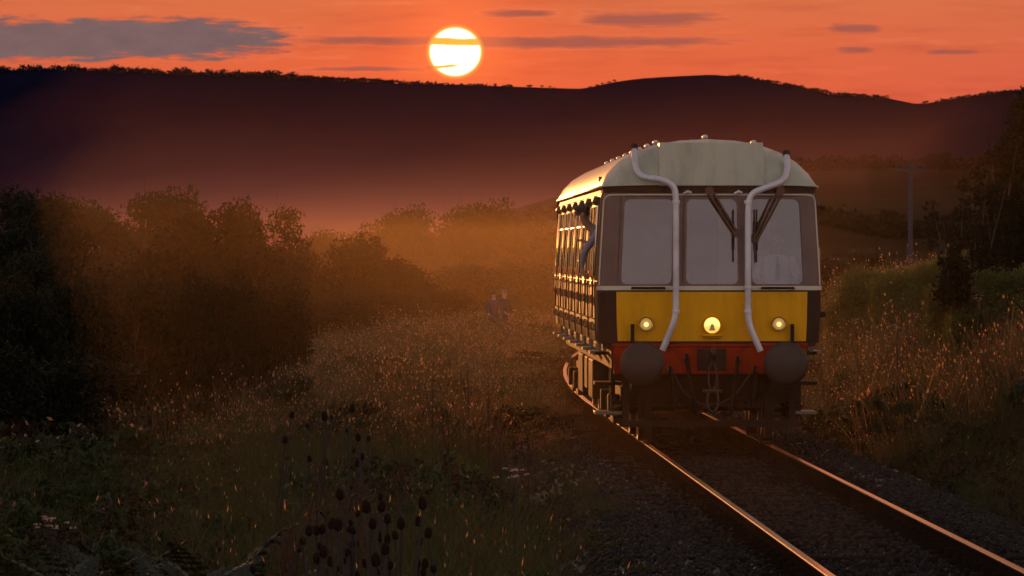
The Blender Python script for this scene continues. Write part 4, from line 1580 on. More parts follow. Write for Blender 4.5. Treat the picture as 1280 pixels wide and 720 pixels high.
ORD = 'first second third fourth fifth sixth seventh eighth ninth tenth eleventh twelfth thirteenth fourteenth fifteenth sixteenth seventeenth eighteenth nineteenth twentieth twenty-first twenty-second twenty-third twenty-fourth'.split()


def rank(pxs, k):
    return ORD[sorted(range(len(pxs)), key=lambda i: pxs[i]).index(k)]


G_H = 'bushes of the misty hedge left of the line'
# (px, top y, width px, distance, kind, leaf, label)
LEFT = [
    (62, 224, 130, 190, 'tree', 'hedge_leaf', 'tall rounded tree at the far left, highest crown of the hedge'),
    (-30, 245, 150, 180, 'tree', 'hedge_leaf', None),
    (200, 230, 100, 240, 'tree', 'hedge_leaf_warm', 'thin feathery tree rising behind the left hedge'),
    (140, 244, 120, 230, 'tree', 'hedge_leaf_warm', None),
    (272, 246, 90, 212, 'tree', 'hedge_leaf', 'flat-topped hedge tree, left one of a touching pair'),
    (330, 241, 92, 206, 'tree', 'hedge_leaf', 'flat-topped hedge tree, right one of a touching pair'),
    (232, 256, 90, 222, 'tree', 'hedge_leaf', None),
    (40, 288, 150, 150, 'bush', 'hedge_leaf', None), (130, 292, 140, 148, 'bush', 'hedge_leaf', None), (222, 284, 120, 160, 'bush', 'hedge_leaf', None),
    (300, 292, 110, 170, 'bush', 'hedge_leaf', None), (350, 310, 100, 180, 'bush', 'hedge_leaf', None),
    (440, 278, 130, 222, 'bush', 'hedge_leaf', 'broad dark bush standing clear right of the hedge trees'),
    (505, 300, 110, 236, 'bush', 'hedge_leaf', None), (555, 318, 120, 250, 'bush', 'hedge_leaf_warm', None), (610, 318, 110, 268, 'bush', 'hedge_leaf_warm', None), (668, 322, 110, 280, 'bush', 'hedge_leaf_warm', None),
    (325, 330, 110, 142, 'bush', 'hedge_leaf', None), (250, 326, 120, 122, 'bush', 'hedge_leaf', None), (165, 322, 120, 108, 'bush', 'hedge_leaf', None), (70, 318, 130, 104, 'bush', 'hedge_leaf', None),
    (290, 346, 100, 131, 'bush', 'hedge_leaf', None), (205, 330, 110, 115, 'bush', 'hedge_leaf', None), (120, 328, 110, 106, 'bush', 'hedge_leaf', None), (0, 322, 150, 98, 'bush', 'hedge_leaf', None),
    (236, 318, 110, 94, 'bush', 'hedge_leaf', None), (295, 326, 100, 104, 'bush', 'hedge_leaf', None), (345, 340, 90, 118, 'bush', 'hedge_leaf', None),
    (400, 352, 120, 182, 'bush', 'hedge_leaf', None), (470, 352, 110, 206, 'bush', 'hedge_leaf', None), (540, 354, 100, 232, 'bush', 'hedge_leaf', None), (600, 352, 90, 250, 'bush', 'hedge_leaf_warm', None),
    (50, 430, 210, 88, 'bush', 'hedge_leaf', None), (200, 424, 190, 100, 'bush', 'hedge_leaf', None), (320, 412, 120, 122, 'bush', 'hedge_leaf', None), (-60, 410, 200, 84, 'bush', 'hedge_leaf', None),
]
BACK = [(418, 268, 80, 350), (478, 262, 90, 380), (540, 250, 84, 400), (590, 246, 80, 420), (640, 260, 100, 430), (696, 254, 90, 400), (745, 262, 90, 410), (800, 280, 100, 380),
        (1042, 318, 60, 330), (1075, 300, 70, 420), (1010, 296, 70, 400), (380, 286, 70, 330), (950, 290, 90, 400), (880, 290, 90, 390)]
for q, (px, top, w, d, kind, mname, lab) in enumerate(LEFT):
    nm = 'hedge_tree' if kind == 'tree' else 'hedge_bush'
    row = 'low front' if top > 400 else ('middle' if top > 335 else 'upper')
    sel = [k for k, e in enumerate(LEFT) if e[6] is None and e[4] == kind and (kind == 'tree' or ('low front' if e[1] > 400 else ('middle' if e[1] > 335 else 'upper')) == row)]
    od = rank([LEFT[k][0] for k in sel], sel.index(q)) if lab is None else ''
    default = 'misty hedge tree in a gap between taller crowns, %s such from the left' % od if kind == 'tree' else 'dark bush in the %s row of the misty hedge, %s bush from the left' % (row, od)
    from_photo(nm, kind, mname, q % 5, px, top, w, d, lab or default, 'tree' if kind == 'tree' else 'bush', G_H)
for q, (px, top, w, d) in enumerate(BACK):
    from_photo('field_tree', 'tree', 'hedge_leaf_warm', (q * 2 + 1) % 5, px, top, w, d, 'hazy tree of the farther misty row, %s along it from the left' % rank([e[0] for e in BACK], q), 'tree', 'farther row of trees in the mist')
# unseen trees and bushes added on the hedge line to shade the near meadow
for q, (x, y, r_, h) in enumerate([(-9.5, 84, 2.2, 5.0), (-8.8, 70, 2.3, 5.5), (-8.2, 57, 2.1, 5.2), (-7.8, 46, 2.0, 5.6), (-7.2, 36, 1.9, 5.0), (-6.6, 27, 1.8, 5.4), (-6.6, 17, 2.0, 5.5)]):
    plant('hedge_tree', 'tree', 'hedge_leaf', q % 5, (x, y, gz(x, y) - 0.1), r_, h, 'unseen shade tree added beyond the left edge, %s counting from the railcar' % ORD[q], 'tree', G_H)
    plant('hedge_bush', 'bush', 'hedge_leaf', (q + 2) % 5, (x + 0.4, y + 5, gz(x, y + 5) - 0.1), r_ * 0.8, 2.6, 'unseen shade bush added beyond the left edge, %s counting from the railcar' % ORD[q], 'bush', G_H)

# right of the line: bushes on the bank, the dark tree, saplings
G_B = 'bushes along the right bank'
BANK = [
        (1075, 322, 80, 104, 'low olive bush nearest the railcar on the right bank'), (1130, 312, 90, 100, 'olive bush below the telegraph pole'), (1185, 304, 90, 98, None), (1240, 300, 100, 95, None), (1300, 300, 110, 94, None),
        (1115, 334, 80, 109, None), (1170, 328, 90, 106, None), (1225, 322, 90, 104, None), (1285, 320, 100, 103, None), (1350, 310, 120, 100, None), (1200, 330, 80, 88, None), (1245, 318, 100, 84, None), (1305, 312, 110, 83, None)]
for q, (px, top, w, d, lab) in enumerate(BANK):
    d += 8.0
    from_photo('bank_bush', 'bush', 'bush_leaf_olive', (q * 3 + 1) % 5, px, top, w, d, lab or 'olive green bush in the %s row on the right bank, %s from the railcar' % ('front' if top > 320 else 'back', rank([e[0] for e in BANK], q)), 'bush', G_B)


def sapling(px, top, d, seed, label, lean, n):
    x = (px - VPX) / FPX * d
    z0 = gz(x, d) - 0.05
    H = CAMH - (top - HZ) / FPX * d - z0
    T = thing('sapling', label, 'sapling', (x, d, z0), 0, 'saplings left of the dark tree')
    rr = random.Random(seed)
    st = MB()
    bl = []
    for k in range(5):
        a = rr.uniform(-.30, .30) + lean
        hh = H * rr.uniform(0.70, 1.0)
        tip = Vector((a * hh * 0.5, rr.uniform(-.25, .25), hh))
        mid = Vector((a * hh * 0.12, rr.uniform(-.1, .1), hh * 0.5))
        st.tube([(0, 0, -.1), mid, tip], [0.03, 0.02, 0.006], 5)
        for j in range(7):
            p = mid.lerp(tip, j / 6)
            r_ = rr.uniform(0.10, 0.26) * (1.1 - 0.4 * j / 6)
            bl.append((p.x + rr.uniform(-.22, .22), p.y + rr.uniform(-.2, .2), p.z, r_, r_, r_ * 0.9))
    V, Q = leaf_cloud(n, bl, 0.040, seed, 0.1)
    link('crown', np_mesh('sapling_crown', V, Q, M['tree_leaf_dark']), T)
    st.build('trunk', M['bark'], T, smooth=60)


sapling(1200, 246, 92, 3, 'thin leafy sapling farthest left of the dark tree', -0.05, 1500)
sapling(1222, 196, 94, 5, 'sapling with a tufted top beside the dark tree', 0.05, 1900)
sapling(1248, 176, 97, 8, 'tall sapling touching the dark tree', 0.1, 2000)
# big dark tree at the right edge
def dark_tree():
    d = 98.0
    x = (1318 - VPX) / FPX * d
    z0 = gz(x, d) - 0.1
    T = thing('dark_tree', 'tall black-looking tree at the right edge above the bushes', 'tree', (x, d, z0))
    rr = random.Random(11)
    bl = []
    for k in range(60):
        z = rr.uniform(0.6, 3.95)
        w = 0.98 * (1.0 - 0.60 * max(0, (z - 2.2)) / 1.75) * min(1, 0.55 + z / 4.0)
        a = rr.uniform(0, 2 * PI)
        q = w * math.sqrt(rr.random())
        r_ = rr.uniform(0.26, 0.52)
        bl.append((q * math.cos(a), q * math.sin(a), z, r_, r_, r_ * 0.85))
    V, Q = leaf_cloud(40000, bl, 0.042, 12, 0.2)
    link('crown', np_mesh('dark_tree_crown', V, Q, M['tree_leaf_dark']), T)
    mb = MB()
    mb.tube([(0, 0, -.1), (0.05, 0, 1.4), (0.0, 0.05, 3.0), (0.08, 0, 3.6), (0.0, 0, 4.1)], [0.19, 0.15, 0.09, 0.05, 0.015], 9)
    for b in bl:
        zz = max(0.6, b[2] - 0.7)
        mb.tube([(0.03, 0.02, zz), (b[0] * .5, b[1] * .5, b[2] - 0.3), b[:3]], [0.035, 0.022, 0.008], 5)
    mb.build('trunk', M['bark'], T, smooth=60)


dark_tree()

# telegraph pole
def telegraph_pole():
    d = 270.0
    x = (1139 - VPX) / FPX * d
    z0 = -2.2
    zt = CAMH - (203 - HZ) / FPX * d
    T = thing('telegraph_pole', 'grey wooden telegraph pole with a cross arm beyond the right bank', 'pole', (x, d, z0))
    H = zt - z0
    MB().tube([(0, 0, -0.5), (0, 0, H * .5), (0, 0, H)], [0.15, 0.125, 0.10], 10).build('pole', M['pole_wood'], T, smooth=60)
    MB().box(-0.75, 0.75, -0.17, -0.10, H - 0.42, H - 0.30).build('cross_arm', M['pole_wood'], T)
    for xx in (-0.66, -0.36, 0.36, 0.66):
        MB().lathe([(0.02, H - 0.30), (0.02, H - 0.22), (0.055, H - 0.20), (0.06, H - 0.12), (0.03, H - 0.08), (0.0, H - 0.07)], (xx, -0.135, 0), 'Z', 10).build('insulator', M['pole_wood'], T, smooth=60)


telegraph_pole()

# far hedges and trees on the field slope, woods and single trees on the ridge
def strip_cloud(name, pts, w, h, n, leaf, mname, label, cat, seed):
    bl = []
    for k in range(len(pts) - 1):
        a, b = Vector(pts[k]), Vector(pts[k + 1])
        m_ = max(2, int((b - a).length / (w * 0.9)))
        for j in range(m_):
            p = a.lerp(b, j / m_)
            s = random.uniform(0.7, 1.3)
            bl.append((p.x, p.y, p.z + h * 0.35 * s, w * s, w * s, h * 0.55 * s))
    V, Q = leaf_cloud(n, bl, leaf, seed, 0.5)
    o = link(name, np_mesh(name, V, Q, M[mname]))
    return tag(o, label, cat)


for q, (pts, lab) in enumerate([
        ([(1000, 1400), (1090, 1440), (1200, 1420), (1330, 1440)], 'dark hedge along the crest of the brown field slope'),
        ([(1020, 1080), (1110, 1010), (1240, 1000)], 'hedge crossing the middle of the brown field slope'),
        ([(1000, 820), (1120, 800), (1180, 840), (1300, 830)], 'lowest hedge across the foot of the field slope'),
        ([(560, 1250), (700, 1300), (780, 1380)], 'hedge climbing the slope left of the railcar roof')]):
    P3 = [((a - VPX) / FPX * d, d, mid_z(a, d)) for a, d in pts]
    strip_cloud('hedgerow', P3, 2.2, 3.2, 5000, 0.45, 'hedge_leaf', lab, 'hedge', 300 + q)
for q, (px, d, s) in enumerate([(1172, 1400, 3.6), (1110, 1060, 2.6), (1060, 800, 2.6), (1240, 1040, 3.0), (1290, 1380, 3.4), (1150, 820, 2.4), (620, 1290, 3.0)]):
    cm, tm = PROTO['tree', 'hedge_leaf', q % 5]
    T = thing('slope_tree', 'small distant tree on the hedge lines of the field slope', 'tree', ((px - VPX) / FPX * d, d, mid_z(px, d) - 0.3), random.uniform(0, 6), 'trees on the field slope')
    T.scale = (s, s, s * 1.6)
    link('crown', cm, T)
    link('trunk', tm, T)
bl = []
px = -420.0
rr = random.Random(5)
while px < 372:
    d = 4200 + rr.uniform(-40, 40)
    r_ = rr.uniform(4.5, 8.5)
    x = (px - VPX) / FPX * d
    bl.append((x, d, float(ridge_z(px)) + rr.uniform(-1.2, 0.6), r_, r_, rr.uniform(2.2, 4.2)))
    px += rr.uniform(4, 11)
for a_, b_, h0, h1 in ((372, 545, 1.2, 2.6), (545, 640, 0.6, 1.2), (915, 1025, 0.8, 1.8), (1035, 1112, 1.2, 2.4), (1180, 1330, 0.6, 1.3)):
    px = a_
    while px < b_:
        d = 4200 + rr.uniform(-30, 30)
        r_ = rr.uniform(2.0, 4.5)
        bl.append(((px - VPX) / FPX * d, d, float(ridge_z(px)) - 0.3, r_, r_, rr.uniform(h0, h1)))
        px += rr.uniform(2, 7)
V, Q = leaf_cloud(24000, bl, 0.8, 77, 0.4)
tag(link('ridge_wood', np_mesh('ridge_wood', V, Q, M['wood_far'])), 'dark woods and scrub along the crest of the far ridge', kind='stuff')
RT = []
for k in range(5):
    blb = crown_blobs(140 + k, 6, 0.5, 0.5, 0.85, 0.22, 0.42, 0.5)
    V, Q = leaf_cloud(260, blb, 0.085, 150 + k, 0.2)
    tb = MB().tube([(0, 0, -0.1), (0, 0, 0.6)], [0.06, 0.04], 5)
    for b in blb:
        tb.tube([(0, 0, 0.35), b[:3]], [0.035, 0.012], 4)
    V2 = np.array(tb.v)
    quads = [f for f in tb.f if len(f) == 4]
    V3 = np.concatenate([V, V2])
    Q3 = np.concatenate([Q, np.array(quads) + len(V)])
    RT.append(np_mesh('ridge_tree', V3, Q3, M['wood_far']))
spots = []
for (a, b, n_, s0, s1) in ((372, 500, 30, 2.6, 4.6), (500, 700, 20, 1.6, 3.0), (735, 770, 5, 1.8, 2.6), (930, 1000, 12, 2.0, 3.4), (1000, 1030, 10, 2.4, 3.8), (1060, 1100, 11, 2.6, 3.6), (1150, 1165, 2, 2.2, 3.0), (1165, 1290, 12, 1.4, 2.4)):
    for k in range(n_):
        spots.append((a + (b - a) * (k + rr.uniform(0, 1)) / n_, rr.uniform(s0, s1)))
for q, (px, s) in enumerate(spots):
    o = link('ridge_tree', RT[q % 5])
    side_ = 'on the sunset ridge between the wood and the sun' if px < 540 else ('on the bare ridge right of the sun' if px < 740 else 'on the domed hill at the right of the ridge')
    o.location = ((px - VPX) / FPX * 4200, 4200 + rr.uniform(-25, 25), float(ridge_z(px)) - 0.35 * s)
    o.rotation_euler = (0, 0, rr.uniform(0, 6))
    o.scale = (s * 1.1, s * 1.1, s * 1.0)
    tag(o, 'tiny black tree silhouette ' + side_, 'tree', 'tree silhouettes along the ridge')

# ------------------------------------------------------------------ grass and weeds


def blade_tuft(seed, nb, rad, h0, h1, w, lean, mats, head=0.5, head_len=0.07, head_w=0.012):
    g = np.random.default_rng(seed)
    a = g.uniform(0, 2 * PI, nb)
    q = rad * np.sqrt(g.random(nb))
    base = np.stack([q * np.cos(a), q * np.sin(a), np.full(nb, -0.03)], 1)
    d = g.uniform(0, 2 * PI, nb)
    dirv = np.stack([np.cos(d), np.sin(d), np.zeros(nb)], 1)
    sd = g.uniform(0, 2 * PI, nb)
    side = np.stack([np.cos(sd), np.sin(sd), np.zeros(nb)], 1)
    h = g.uniform(h0, h1, nb)
    ln = lean * g.uniform(0.2, 1.3, nb)
    T = np.array([0, .4, .75, 1.0])
    V = []
    for t in T:
        p = base + dirv * (ln * h * t ** 2)[:, None]
        p[:, 2] += h * t * (1 - 0.15 * ln * t)
        ww = w * (1 - 0.8 * t ** 1.5) * g.uniform(0.8, 1.2, nb)
        V += [p - side * ww[:, None] * .5, p + side * ww[:, None] * .5]
    V = np.stack(V, 1)                       # nb, 8, 3
    k = np.arange(nb)[:, None] * 8
    Q = np.concatenate([k + np.array([[2 * j, 2 * j + 1, 2 * j + 3, 2 * j + 2]]) for j in range(3)])
    mi = np.zeros(len(Q), int)
    tip = V[:, 6:8].mean(1)
    V = V.reshape(-1, 3)
    hs = np.where(g.random(nb) < head)[0]
    if len(hs):
        up = dirv[hs] * 0.4 * ln[hs][:, None] + np.array([0, 0, 1.0])
        up /= np.linalg.norm(up, axis=1)[:, None]
        L = head_len * g.uniform(.5, 1.4, len(hs))[:, None]
        c = tip[hs]
        vs, qs = [], []
        o = len(V)
        for ang in (0, PI / 2):
            s = np.stack([np.cos(sd[hs] + ang), np.sin(sd[hs] + ang), np.zeros(len(hs))], 1) * head_w
            vs.append(np.stack([c - up * L * .5, c - s, c + up * L * .7, c + s], 1).reshape(-1, 3))
            qs.append(np.arange(4 * len(hs)).reshape(-1, 4) + o)
            o += 4 * len(hs)
        V = np.concatenate([V] + vs)
        Q = np.concatenate([Q] + qs)
        mi = np.concatenate([mi, np.ones(len(Q) - len(mi), int)])
    return np_mesh('grass_tuft', V, Q, mats, mi)


def leafy_clump(seed, n, r, h, leaf, mats, flecks=0):
    g = np.random.default_rng(seed)
    bl = crown_blobs(seed, 7, r * .7, h * .25, h * .8, r * .3, r * .5, 0.6)
    V, Q = leaf_cloud(n, bl, leaf, seed, 0.2, 0.3)
    V[:, 2] = np.maximum(V[:, 2], 0)
    mi = np.zeros(n, int)
    if flecks:
        V2, Q2 = leaf_cloud(flecks, bl, leaf * .45, seed + 1, 0.85)
        V2[:, 2] += 0.05
        Q = np.concatenate([Q, Q2 + len(V)])
        V = np.concatenate([V, V2])
        mi = np.concatenate([mi, np.ones(flecks, int)])
    return np_mesh('leafy_clump', V, Q, mats, mi)


leaf_mat('grass_dry_near', (0.044, 0.036, 0.016), (0.125, 0.100, 0.045), 0.08, rough=0.7, gloss=0.05)  # near copies pass less sun, putting the near meadow's shade into the material
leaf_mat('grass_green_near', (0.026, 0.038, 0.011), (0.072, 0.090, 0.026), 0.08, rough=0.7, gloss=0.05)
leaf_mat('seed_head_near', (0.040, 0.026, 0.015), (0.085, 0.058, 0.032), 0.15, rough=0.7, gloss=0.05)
NS = M['seed_head_near']
ND, NG = M['grass_dry_near'], M['grass_green_near']
GD, GG, SH = M['grass_dry'], M['grass_green'], M['seed_head']
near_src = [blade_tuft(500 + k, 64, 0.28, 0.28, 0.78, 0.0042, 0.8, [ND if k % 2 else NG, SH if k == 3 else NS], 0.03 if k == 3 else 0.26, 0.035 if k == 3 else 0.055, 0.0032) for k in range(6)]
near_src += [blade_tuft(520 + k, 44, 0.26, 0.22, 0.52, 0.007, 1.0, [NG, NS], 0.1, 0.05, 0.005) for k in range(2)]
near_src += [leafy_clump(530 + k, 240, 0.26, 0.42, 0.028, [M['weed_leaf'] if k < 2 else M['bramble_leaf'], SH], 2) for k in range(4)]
far_src = [blade_tuft(540 + k, 36, 0.42, 0.35, 0.85, 0.011, 0.5, [GD if k % 3 else GG, SH], 0.26, 0.030, 0.009) for k in range(6)]
far_src += [leafy_clump(550 + k, 160, 0.40, 0.50, 0.05, [M['weed_leaf'] if k % 2 else M['bramble_leaf'], SH], 6) for k in range(4)]


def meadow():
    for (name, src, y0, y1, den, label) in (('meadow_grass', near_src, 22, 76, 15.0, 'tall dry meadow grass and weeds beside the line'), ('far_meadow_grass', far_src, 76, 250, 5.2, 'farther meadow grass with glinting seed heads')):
        P = []
        n = int((y1 - y0) * 44 * den)
        y = y0 + (y1 - y0) * RNG.random(n)
        x = RNG.uniform(-17, 27, n)
        px = VPX + x / y * FPX
        ok = (px > -260) & (px < 1560) & ~((y > 226) & (px > 636) & (px < 850))
        x, y, px = x[ok], y[ok], px[ok]
        u = x - xc(y)
        edge_l = -1.82 + 0.90 * sstep(y, 76, 92) - 0.35 * (1 - sstep(y, 76, 92)) * np.sin(y * .31) - 0.25 * np.sin(y * 1.1) - 0.25 * RNG.random(len(x))
        edge_r = 2.5 + 0.3 * np.sin(y * .27 + 1) + 0.3 * RNG.random(len(x))
        ok = (u < edge_l) | (u > edge_r) | (RNG.random(len(x)) < 0.02)
        x, y, u, px = x[ok], y[ok], u[ok], px[ok]
        # clumps: choose kinds by slow noise so that grass and weeds come in drifts
        nz = np.sin(x * .9 + y * .23) + np.sin(x * .35 - y * .31 + 2) + np.sin(y * .11 + x * 1.7) + RNG.normal(0, .9, len(x))
        ngr = 8 if src is near_src else 6
        idx = RNG.integers(0, ngr, len(x))
        weed = (nz > np.where(u > 3.5, 1.9, 0.95)) | ((u > 0) & (u < 4.2) & (RNG.random(len(x)) < 0.35)) | ((px < 330) & (RNG.random(len(x)) < 0.85 - 0.5 * sstep(px, 180, 330)))
        idx[weed] = ngr + RNG.integers(0, len(src) - ngr, weed.sum())
        if src is near_src:
            br = weed & (u > 0)
            idx[br] = 10 + RNG.integers(0, 2, br.sum())
        s = RNG.uniform(0.6, 1.25, len(x)) * np.clip(0.95 + 0.28 * (np.sin(x * 1.9 + y * .5 + 1) * np.sin(y * .71 - x)) + 0.16 * np.sin(x * 3.1 - y * 1.3), 0.5, 1.4) * (1 + 0.18 * np.sin(x * .8 + 1) * np.sin(y * .33))
        near_edge = np.clip((np.abs(u) - 1.9) / 1.3, 0.20 + 0.15 * (np.abs(u) > 1.7) + 0.34 * sstep(y, 76, 92), 1)
        s = s * near_edge
        s = s * np.where((y < 40) & (x < 2), 0.62 + 0.38 * np.clip((y - 29) / 11, 0, 1), 1.0)
        z = ground(x, y)
        rot = np.stack([RNG.normal(0, .09, len(x)), RNG.normal(0, .09, len(x)), RNG.uniform(0, 6.28, len(x))], 1)
        scatter(name, src, np.stack([x, y, z], 1), rot, np.stack([s, s, s * RNG.uniform(.85, 1.15, len(x))], 1), idx, label)


meadow()

# ------------------------------------------------------------------ teasels, umbels, docks, bracken


def teasel_protos():
    heads = []
    for k in range(3):
        mb = MB()
        prof = [(0.0, 0.0), (0.012, 0.002), (0.021, 0.012), (0.0235, 0.028), (0.022, 0.046), (0.016, 0.061), (0.007, 0.069), (0.0, 0.071)]
        mb.lathe(prof, (0, 0, 0), 'Z', 14)
        rr_ = random.Random(k)
        for j in range(130):      # the spines that give the head its rough edge
            t = rr_.uniform(0.05, 0.95)
            z = t * 0.068
            r_ = float(np.interp(z, [p[1] for p in prof], [p[0] for p in prof]))
            a = rr_.uniform(0, 2 * PI)
            d = Vector((math.cos(a), math.sin(a), 0.55))
            s = Vector((-math.sin(a), math.cos(a), 0)) * 0.0013
            p = Vector((math.cos(a) * r_, math.sin(a) * r_, z))
            mb.add([p - s, p + s, p + d * rr_.uniform(.005, .009)], [(0, 1, 2)])
        heads.append(mb.mesh('seed_head', M['teasel_head'], 70))
    br = MB()
    for j in range(9):
        a = j / 9 * 2 * PI
        d = Vector((math.cos(a), math.sin(a), 0))
        s = Vector((-math.sin(a), math.cos(a), 0))
        L = 0.035 + 0.022 * (j % 3)
        p = [d * .008, d * (.016 + L * .45) + Vector((0, 0, .004)), d * (.018 + L * .7) + Vector((0, 0, .03 + L * .3))]
        br.add([p[0] - s * .002, p[0] + s * .002, p[1] + s * .0016, p[1] - s * .0016, p[2]], [(0, 1, 2, 3), (3, 2, 4)])
    return heads, br.mesh('bracts', M['teasel_stem'])


TH, TB = teasel_protos()
HEADS = [(42, 113, 30), (168, 118, 38), (195, 122, 18), (268, 90, 34), (102, 155, 20), (252, 173, 14), (296, 198, 32), (330, 203, 22), (18, 207, 30), (28, 275, 22), (112, 278, 28), (172, 290, 30), (278, 248, 18), (306, 270, 28), (290, 295, 28),
         (228, 410, 48), (376, 420, 30), (326, 457, 52), (378, 455, 48), (293, 482, 28), (402, 503, 42), (347, 520, 46), (456, 520, 48), (523, 513, 42), (536, 443, 52), (190, 520, 46), (216, 525, 50), (108, 547, 44), (137, 545, 40), (158, 540, 40),
         (267, 517, 26), (258, 542, 20), (278, 548, 30), (84, 586, 36), (68, 610, 36), (556, 555, 42), (520, 588, 36), (376, 568, 42), (402, 580, 38), (435, 565, 36), (392, 615, 50), (148, 605, 26), (164, 625, 48), (139, 650, 44), (192, 662, 44),
         (254, 630, 36), (362, 655, 56), (324, 670, 38), (413, 678, 32), (378, 698, 36), (545, 670, 40), (513, 672, 34), (538, 705, 36), (578, 690, 34), (290, 712, 30), (213, 690, 26), (260, 600, 26), (286, 598, 30), (241, 658, 24), (-100, 690, 34), (20, 700, 30)]
rr = random.Random(31)
for q, (cx, cy_, h) in enumerate(HEADS):
    px, py = 350 + cx / 3.0, 480 + cy_ / 3.0
    sc = 1.0
    d = 7102 * 0.071 / (h / 3.0)
    lo, hi_ = (30, 36) if cy_ > 390 else (40, 52)
    dd = min(max(d, lo), hi_)
    sc = dd / d
    sc = min(max(sc, 0.62), 1.15)
    x, y, z = at(px, py, dd)
    g0 = gz(x, y)
    H = z - 0.035 * sc - g0
    if cy_ > 390:
        lab = 'dark spiny teasel head on a tall stem in the front clump'
        grp = 'front clump of teasels in the meadow'
    else:
        lab = 'small dark teasel standing in the sparse group farther up the meadow'
        grp = 'sparser teasels farther up the meadow'
    T = thing('teasel', lab, 'teasel', (x, y, g0), rr.uniform(0, 6.28), grp)
    bend = Vector((rr.uniform(-.12, .12), rr.uniform(-.12, .12), 0))
    st = MB()
    st.tube([bend * 2.0, bend * 1.2 + Vector((0, 0, H * .45)), bend * 0.25 + Vector((0, 0, H * .85)), (0, 0, H)], [0.010, 0.008, 0.0068, 0.006], 6)
    # a pair of narrow leaves at a joint
    for s in (-1, 1):
        a = rr.uniform(0, 6.28)
        dv = Vector((math.cos(a) * s, math.sin(a) * s, 0))
        p0 = bend * .8 + Vector((0, 0, H * .6))
        sv_ = Vector((-dv.y, dv.x, 0)) * .012
        st.add([p0, p0 + dv * .08 + sv_ + Vector((0, 0, .05)), p0 + dv * .2 + Vector((0, 0, .06)), p0 + dv * .08 - sv_ + Vector((0, 0, .05))], [(0, 1, 2, 3)])
    st.build('stem', M['teasel_stem'], T, smooth=60)
    hd = link('seed_head', TH[q % 3], T)
    hd.location = (0, 0, H - 0.004)
    tilt = (rr.uniform(-.22, .22), rr.uniform(-.22, .22), rr.uniform(0, 6))
    hd.rotation_euler = tilt
    hd.scale = (sc * 0.98, sc * 0.98, sc)
    b = link('bracts', TB, T)
    b.location = (0, 0, H - 0.004)
    b.rotation_euler = tilt
    b.scale = (sc, sc, sc)


def umbel(px, py, d, seed, n_, label):
    x, y, z = at(px, py, d)
    g0 = gz(x, y)
    H = max(0.3, z - g0)
    T = thing('umbel_flower', label, 'wildflower', (x, y, g0))
    r_ = random.Random(seed)
    st, fl = MB(), MB()
    st.tube([(0, 0, 0), (0.02, 0, H * .6), (0, 0, H * .86)], [0.006, 0.005, 0.004], 5)
    for k in range(n_):
        a = r_.uniform(0, 6.28)
        q = 0.10 * math.sqrt(r_.random())
        c = Vector((q * math.cos(a) * 1.3, q * math.sin(a), H + r_.uniform(-.045, .04)))
        st.tube([(0, 0, H * .84), c], [0.003, 0.0018], 4)
        for j in range(9):
            b = r_.uniform(0, 6.28)
            w = 0.02 * math.sqrt(r_.random())
            p = c + Vector((w * math.cos(b), w * math.sin(b), r_.uniform(0, .01)))
            e = 0.006
            fl.add([p + Vector((-e, 0, 0)), p + Vector((0, -e, .003)), p + Vector((e, 0, 0)), p + Vector((0, e, .004))], [(0, 1, 2, 3)])
    st.build('stem', M['teasel_stem'], T, smooth=60)
    fl.build('flower_head', M['umbel_white'], T)


umbel(641, 592, 42, 1, 12, 'white flower head at the right of the left meadow near the ballast')
umbel(66, 652, 34, 2, 12, 'pinkish flower head alone in the dark lower left corner')
umbel(1072, 402, 88, 3, 8, 'small pale flower on the right bank nearest the railcar')
umbel(1226, 372, 84, 4, 9, 'white flower head under the bushes on the right bank')
umbel(1122, 410, 80, 6, 6, 'little pale flower in the middle of the right bank grass')


def dock(px, py, d, seed, label):
    x, y, z = at(px, py, d)
    g0 = gz(x, y)
    H = max(0.4, z - g0)
    T = thing('dock_plant', label, 'dock plant', (x, y, g0), 0, 'rust red docks in the left meadow')
    r_ = random.Random(seed)
    st = MB()
    bl = []
    st.tube([(0, 0, 0), (0.01, 0, H * .6), (0, 0, H)], [0.007, 0.005, 0.003], 5)
    for k in range(7):
        z0 = H * r_.uniform(.45, .8)
        a = r_.uniform(0, 6.28)
        tip = Vector((math.cos(a) * .10, math.sin(a) * .10, z0 + H * .22))
        st.tube([(0, 0, z0), tip], [0.004, 0.002], 4)
        for j in range(5):
            p = Vector((0, 0, z0)).lerp(tip, .25 + j * .19)
            bl.append((p.x, p.y, p.z, .016, .016, .028))
    for j in range(6):
        bl.append((0, 0, H * (.7 + .055 * j), .016, .016, .028))
    V, Q = leaf_cloud(520, bl, 0.006, seed, 0.2)
    st.build('stem', M['teasel_stem'], T, smooth=60)
    tag(link('seed_spike', np_mesh('seed_spike', V, Q, M['dock_seed']), T), kind='stuff')


DOCKS = [(425, 600, 40), (438, 612, 39), (446, 598, 42), (408, 618, 38), (370, 655, 35), (352, 668, 34), (462, 610, 41), (395, 560, 46), (560, 520, 52), (610, 470, 64), (585, 455, 70), (540, 470, 66), (625, 520, 56), (660, 560, 50), (500, 545, 48), (365, 640, 36)]
for q, (px, py, d) in enumerate(DOCKS):
    dock(px, py, d, 700 + q, 'rust red dock with branching seed spikes, %s dock from the left in the meadow' % rank([e[0] for e in DOCKS], q))


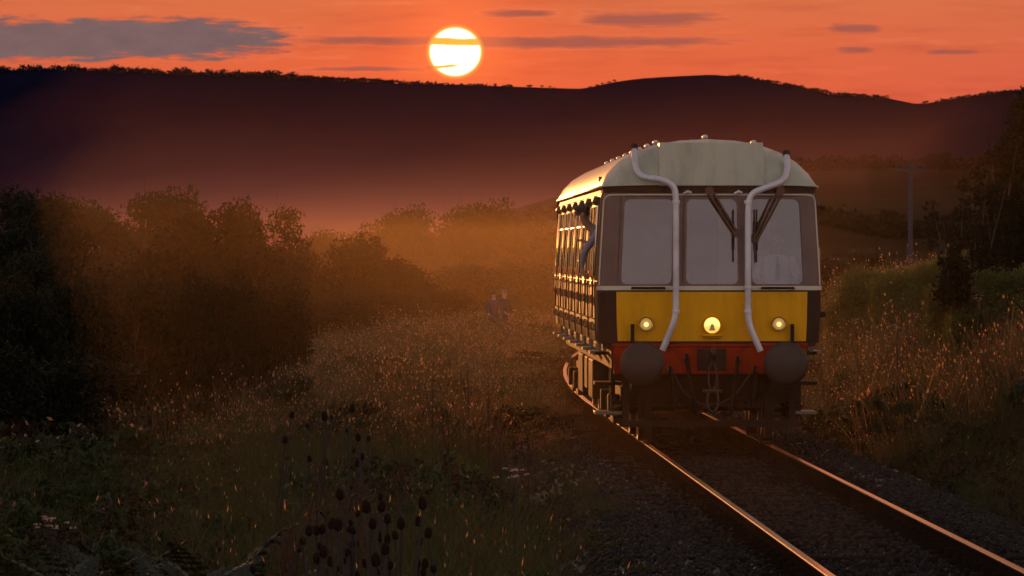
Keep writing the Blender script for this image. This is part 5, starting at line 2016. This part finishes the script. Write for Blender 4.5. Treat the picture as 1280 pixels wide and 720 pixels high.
def frond_mesh(seed):
    r_ = random.Random(seed)
    mb = MB()
    L = 0.75
    pts = []
    for k in range(15):
        t = k / 14
        pts.append(Vector((L * t * .95, 0, .52 * math.sin(t * 1.9) * L * .62)))
    mb.tube(pts[::2], [0.006 * (1 - .1 * k) for k in range(8)], 4)
    for k in range(1, 15):
        t = k / 14
        w = 0.24 * (1 - t) ** .8 + 0.015
        for s in (-1, 1):
            p = pts[k]
            d = Vector((.45, s, -.12 + r_.uniform(-.1, .1))).normalized()
            nx_ = Vector((.95, 0, .1)) * (0.020 + 0.010 * (1 - t))
            up = Vector((0, 0, -.02 * w / .2))
            mb.add([p - nx_ * .6, p + d * w * .45 - nx_ * .9, p + d * w + up, p + d * w * .45 + nx_, p + nx_ * .7], [(0, 1, 3, 4), (1, 2, 3)])
            for j in range(3):      # ragged edge
                q = p + d * w * (.25 + .2 * j)
                for s2 in (-1, 1):
                    mb.add([q, q + d * w * .16, q + nx_ * 1.7 * s2 * (1 - .22 * j) + d * w * .10], [(0, 1, 2)])
    return mb.mesh('frond', M['fern_leaf'])


FR = [frond_mesh(k) for k in range(3)]
FERNS = [(40, 31, 690), (120, 33, 660), (200, 36, 610), (165, 34, 640), (250, 35, 640), (90, 37, 615), (20, 38, 620), (285, 33, 668), (230, 31, 700), (150, 31, 700), (300, 38, 600), (60, 42, 580), (215, 42, 570), (130, 44, 560), (270, 45, 560)]
for q, (px, d, ytop) in enumerate(FERNS):
    x = (px - VPX) / FPX * d
    g0 = gz(x, d)
    ztop = CAMH - (ytop - HZ) / FPX * d
    s = min(1.7, max(0.9, (ztop - g0) / 0.55))
    T = thing('bracken', 'clump of green bracken fronds in the dark meadow, %s clump from the left edge' % rank([e[0] for e in FERNS], q), 'fern', (x, d, g0), rr.uniform(0, 6.28), 'bracken clumps in the lower left')
    for k in range(9):
        f = link('frond', FR[k % 3], T)
        f.rotation_euler = (0, rr.uniform(-.55, -.05), k / 9 * 6.28 + rr.uniform(-.3, .3))
        f.location = (0, 0, 0.02)
        f.scale = (s * 0.85, s * 0.85, s * rr.uniform(.8, 1.1))

# ------------------------------------------------------------------ crossing by the far line
cd = 186.0
T = thing('foot_crossing', 'row of pale timber boards of a foot crossing beside the far line', 'crossing', (0, 0, 0))
pm = MB().box(-0.055, 0.055, -0.6, 0.6, -0.08, 0.0).mesh('plank', M['plank_pale'])
for k in range(7):
    o = link('plank', pm, T)
    px = 680 + k * 4.6
    x = (px - VPX) / FPX * cd
    o.location = (x, cd, CAMH - (417 - HZ) / FPX * cd)
    o.rotation_euler = (0.03, 0, -0.35)
pl = MB()
vs, fs = [], []
rows = [234 + 4 * k for k in range(11)]
cols = [640 + 12 * k for k in range(17)]
for d in rows:
    for c in cols:
        x = (c - VPX) / FPX * d
        vs.append((x, d + 0.10 * (c - 640), gz(x, d + 0.10 * (c - 640)) + 0.12))
for r_ in range(len(rows) - 1):
    for c in range(len(cols) - 1):
        k = r_ * len(cols) + c
        fs.append((k, k + 1, k + 1 + len(cols), k + len(cols)))
pl.add(vs, fs)
tag(pl.build('path', M['lane_gravel']), 'pale dusty path lying in the grass beside the far line', kind='structure')
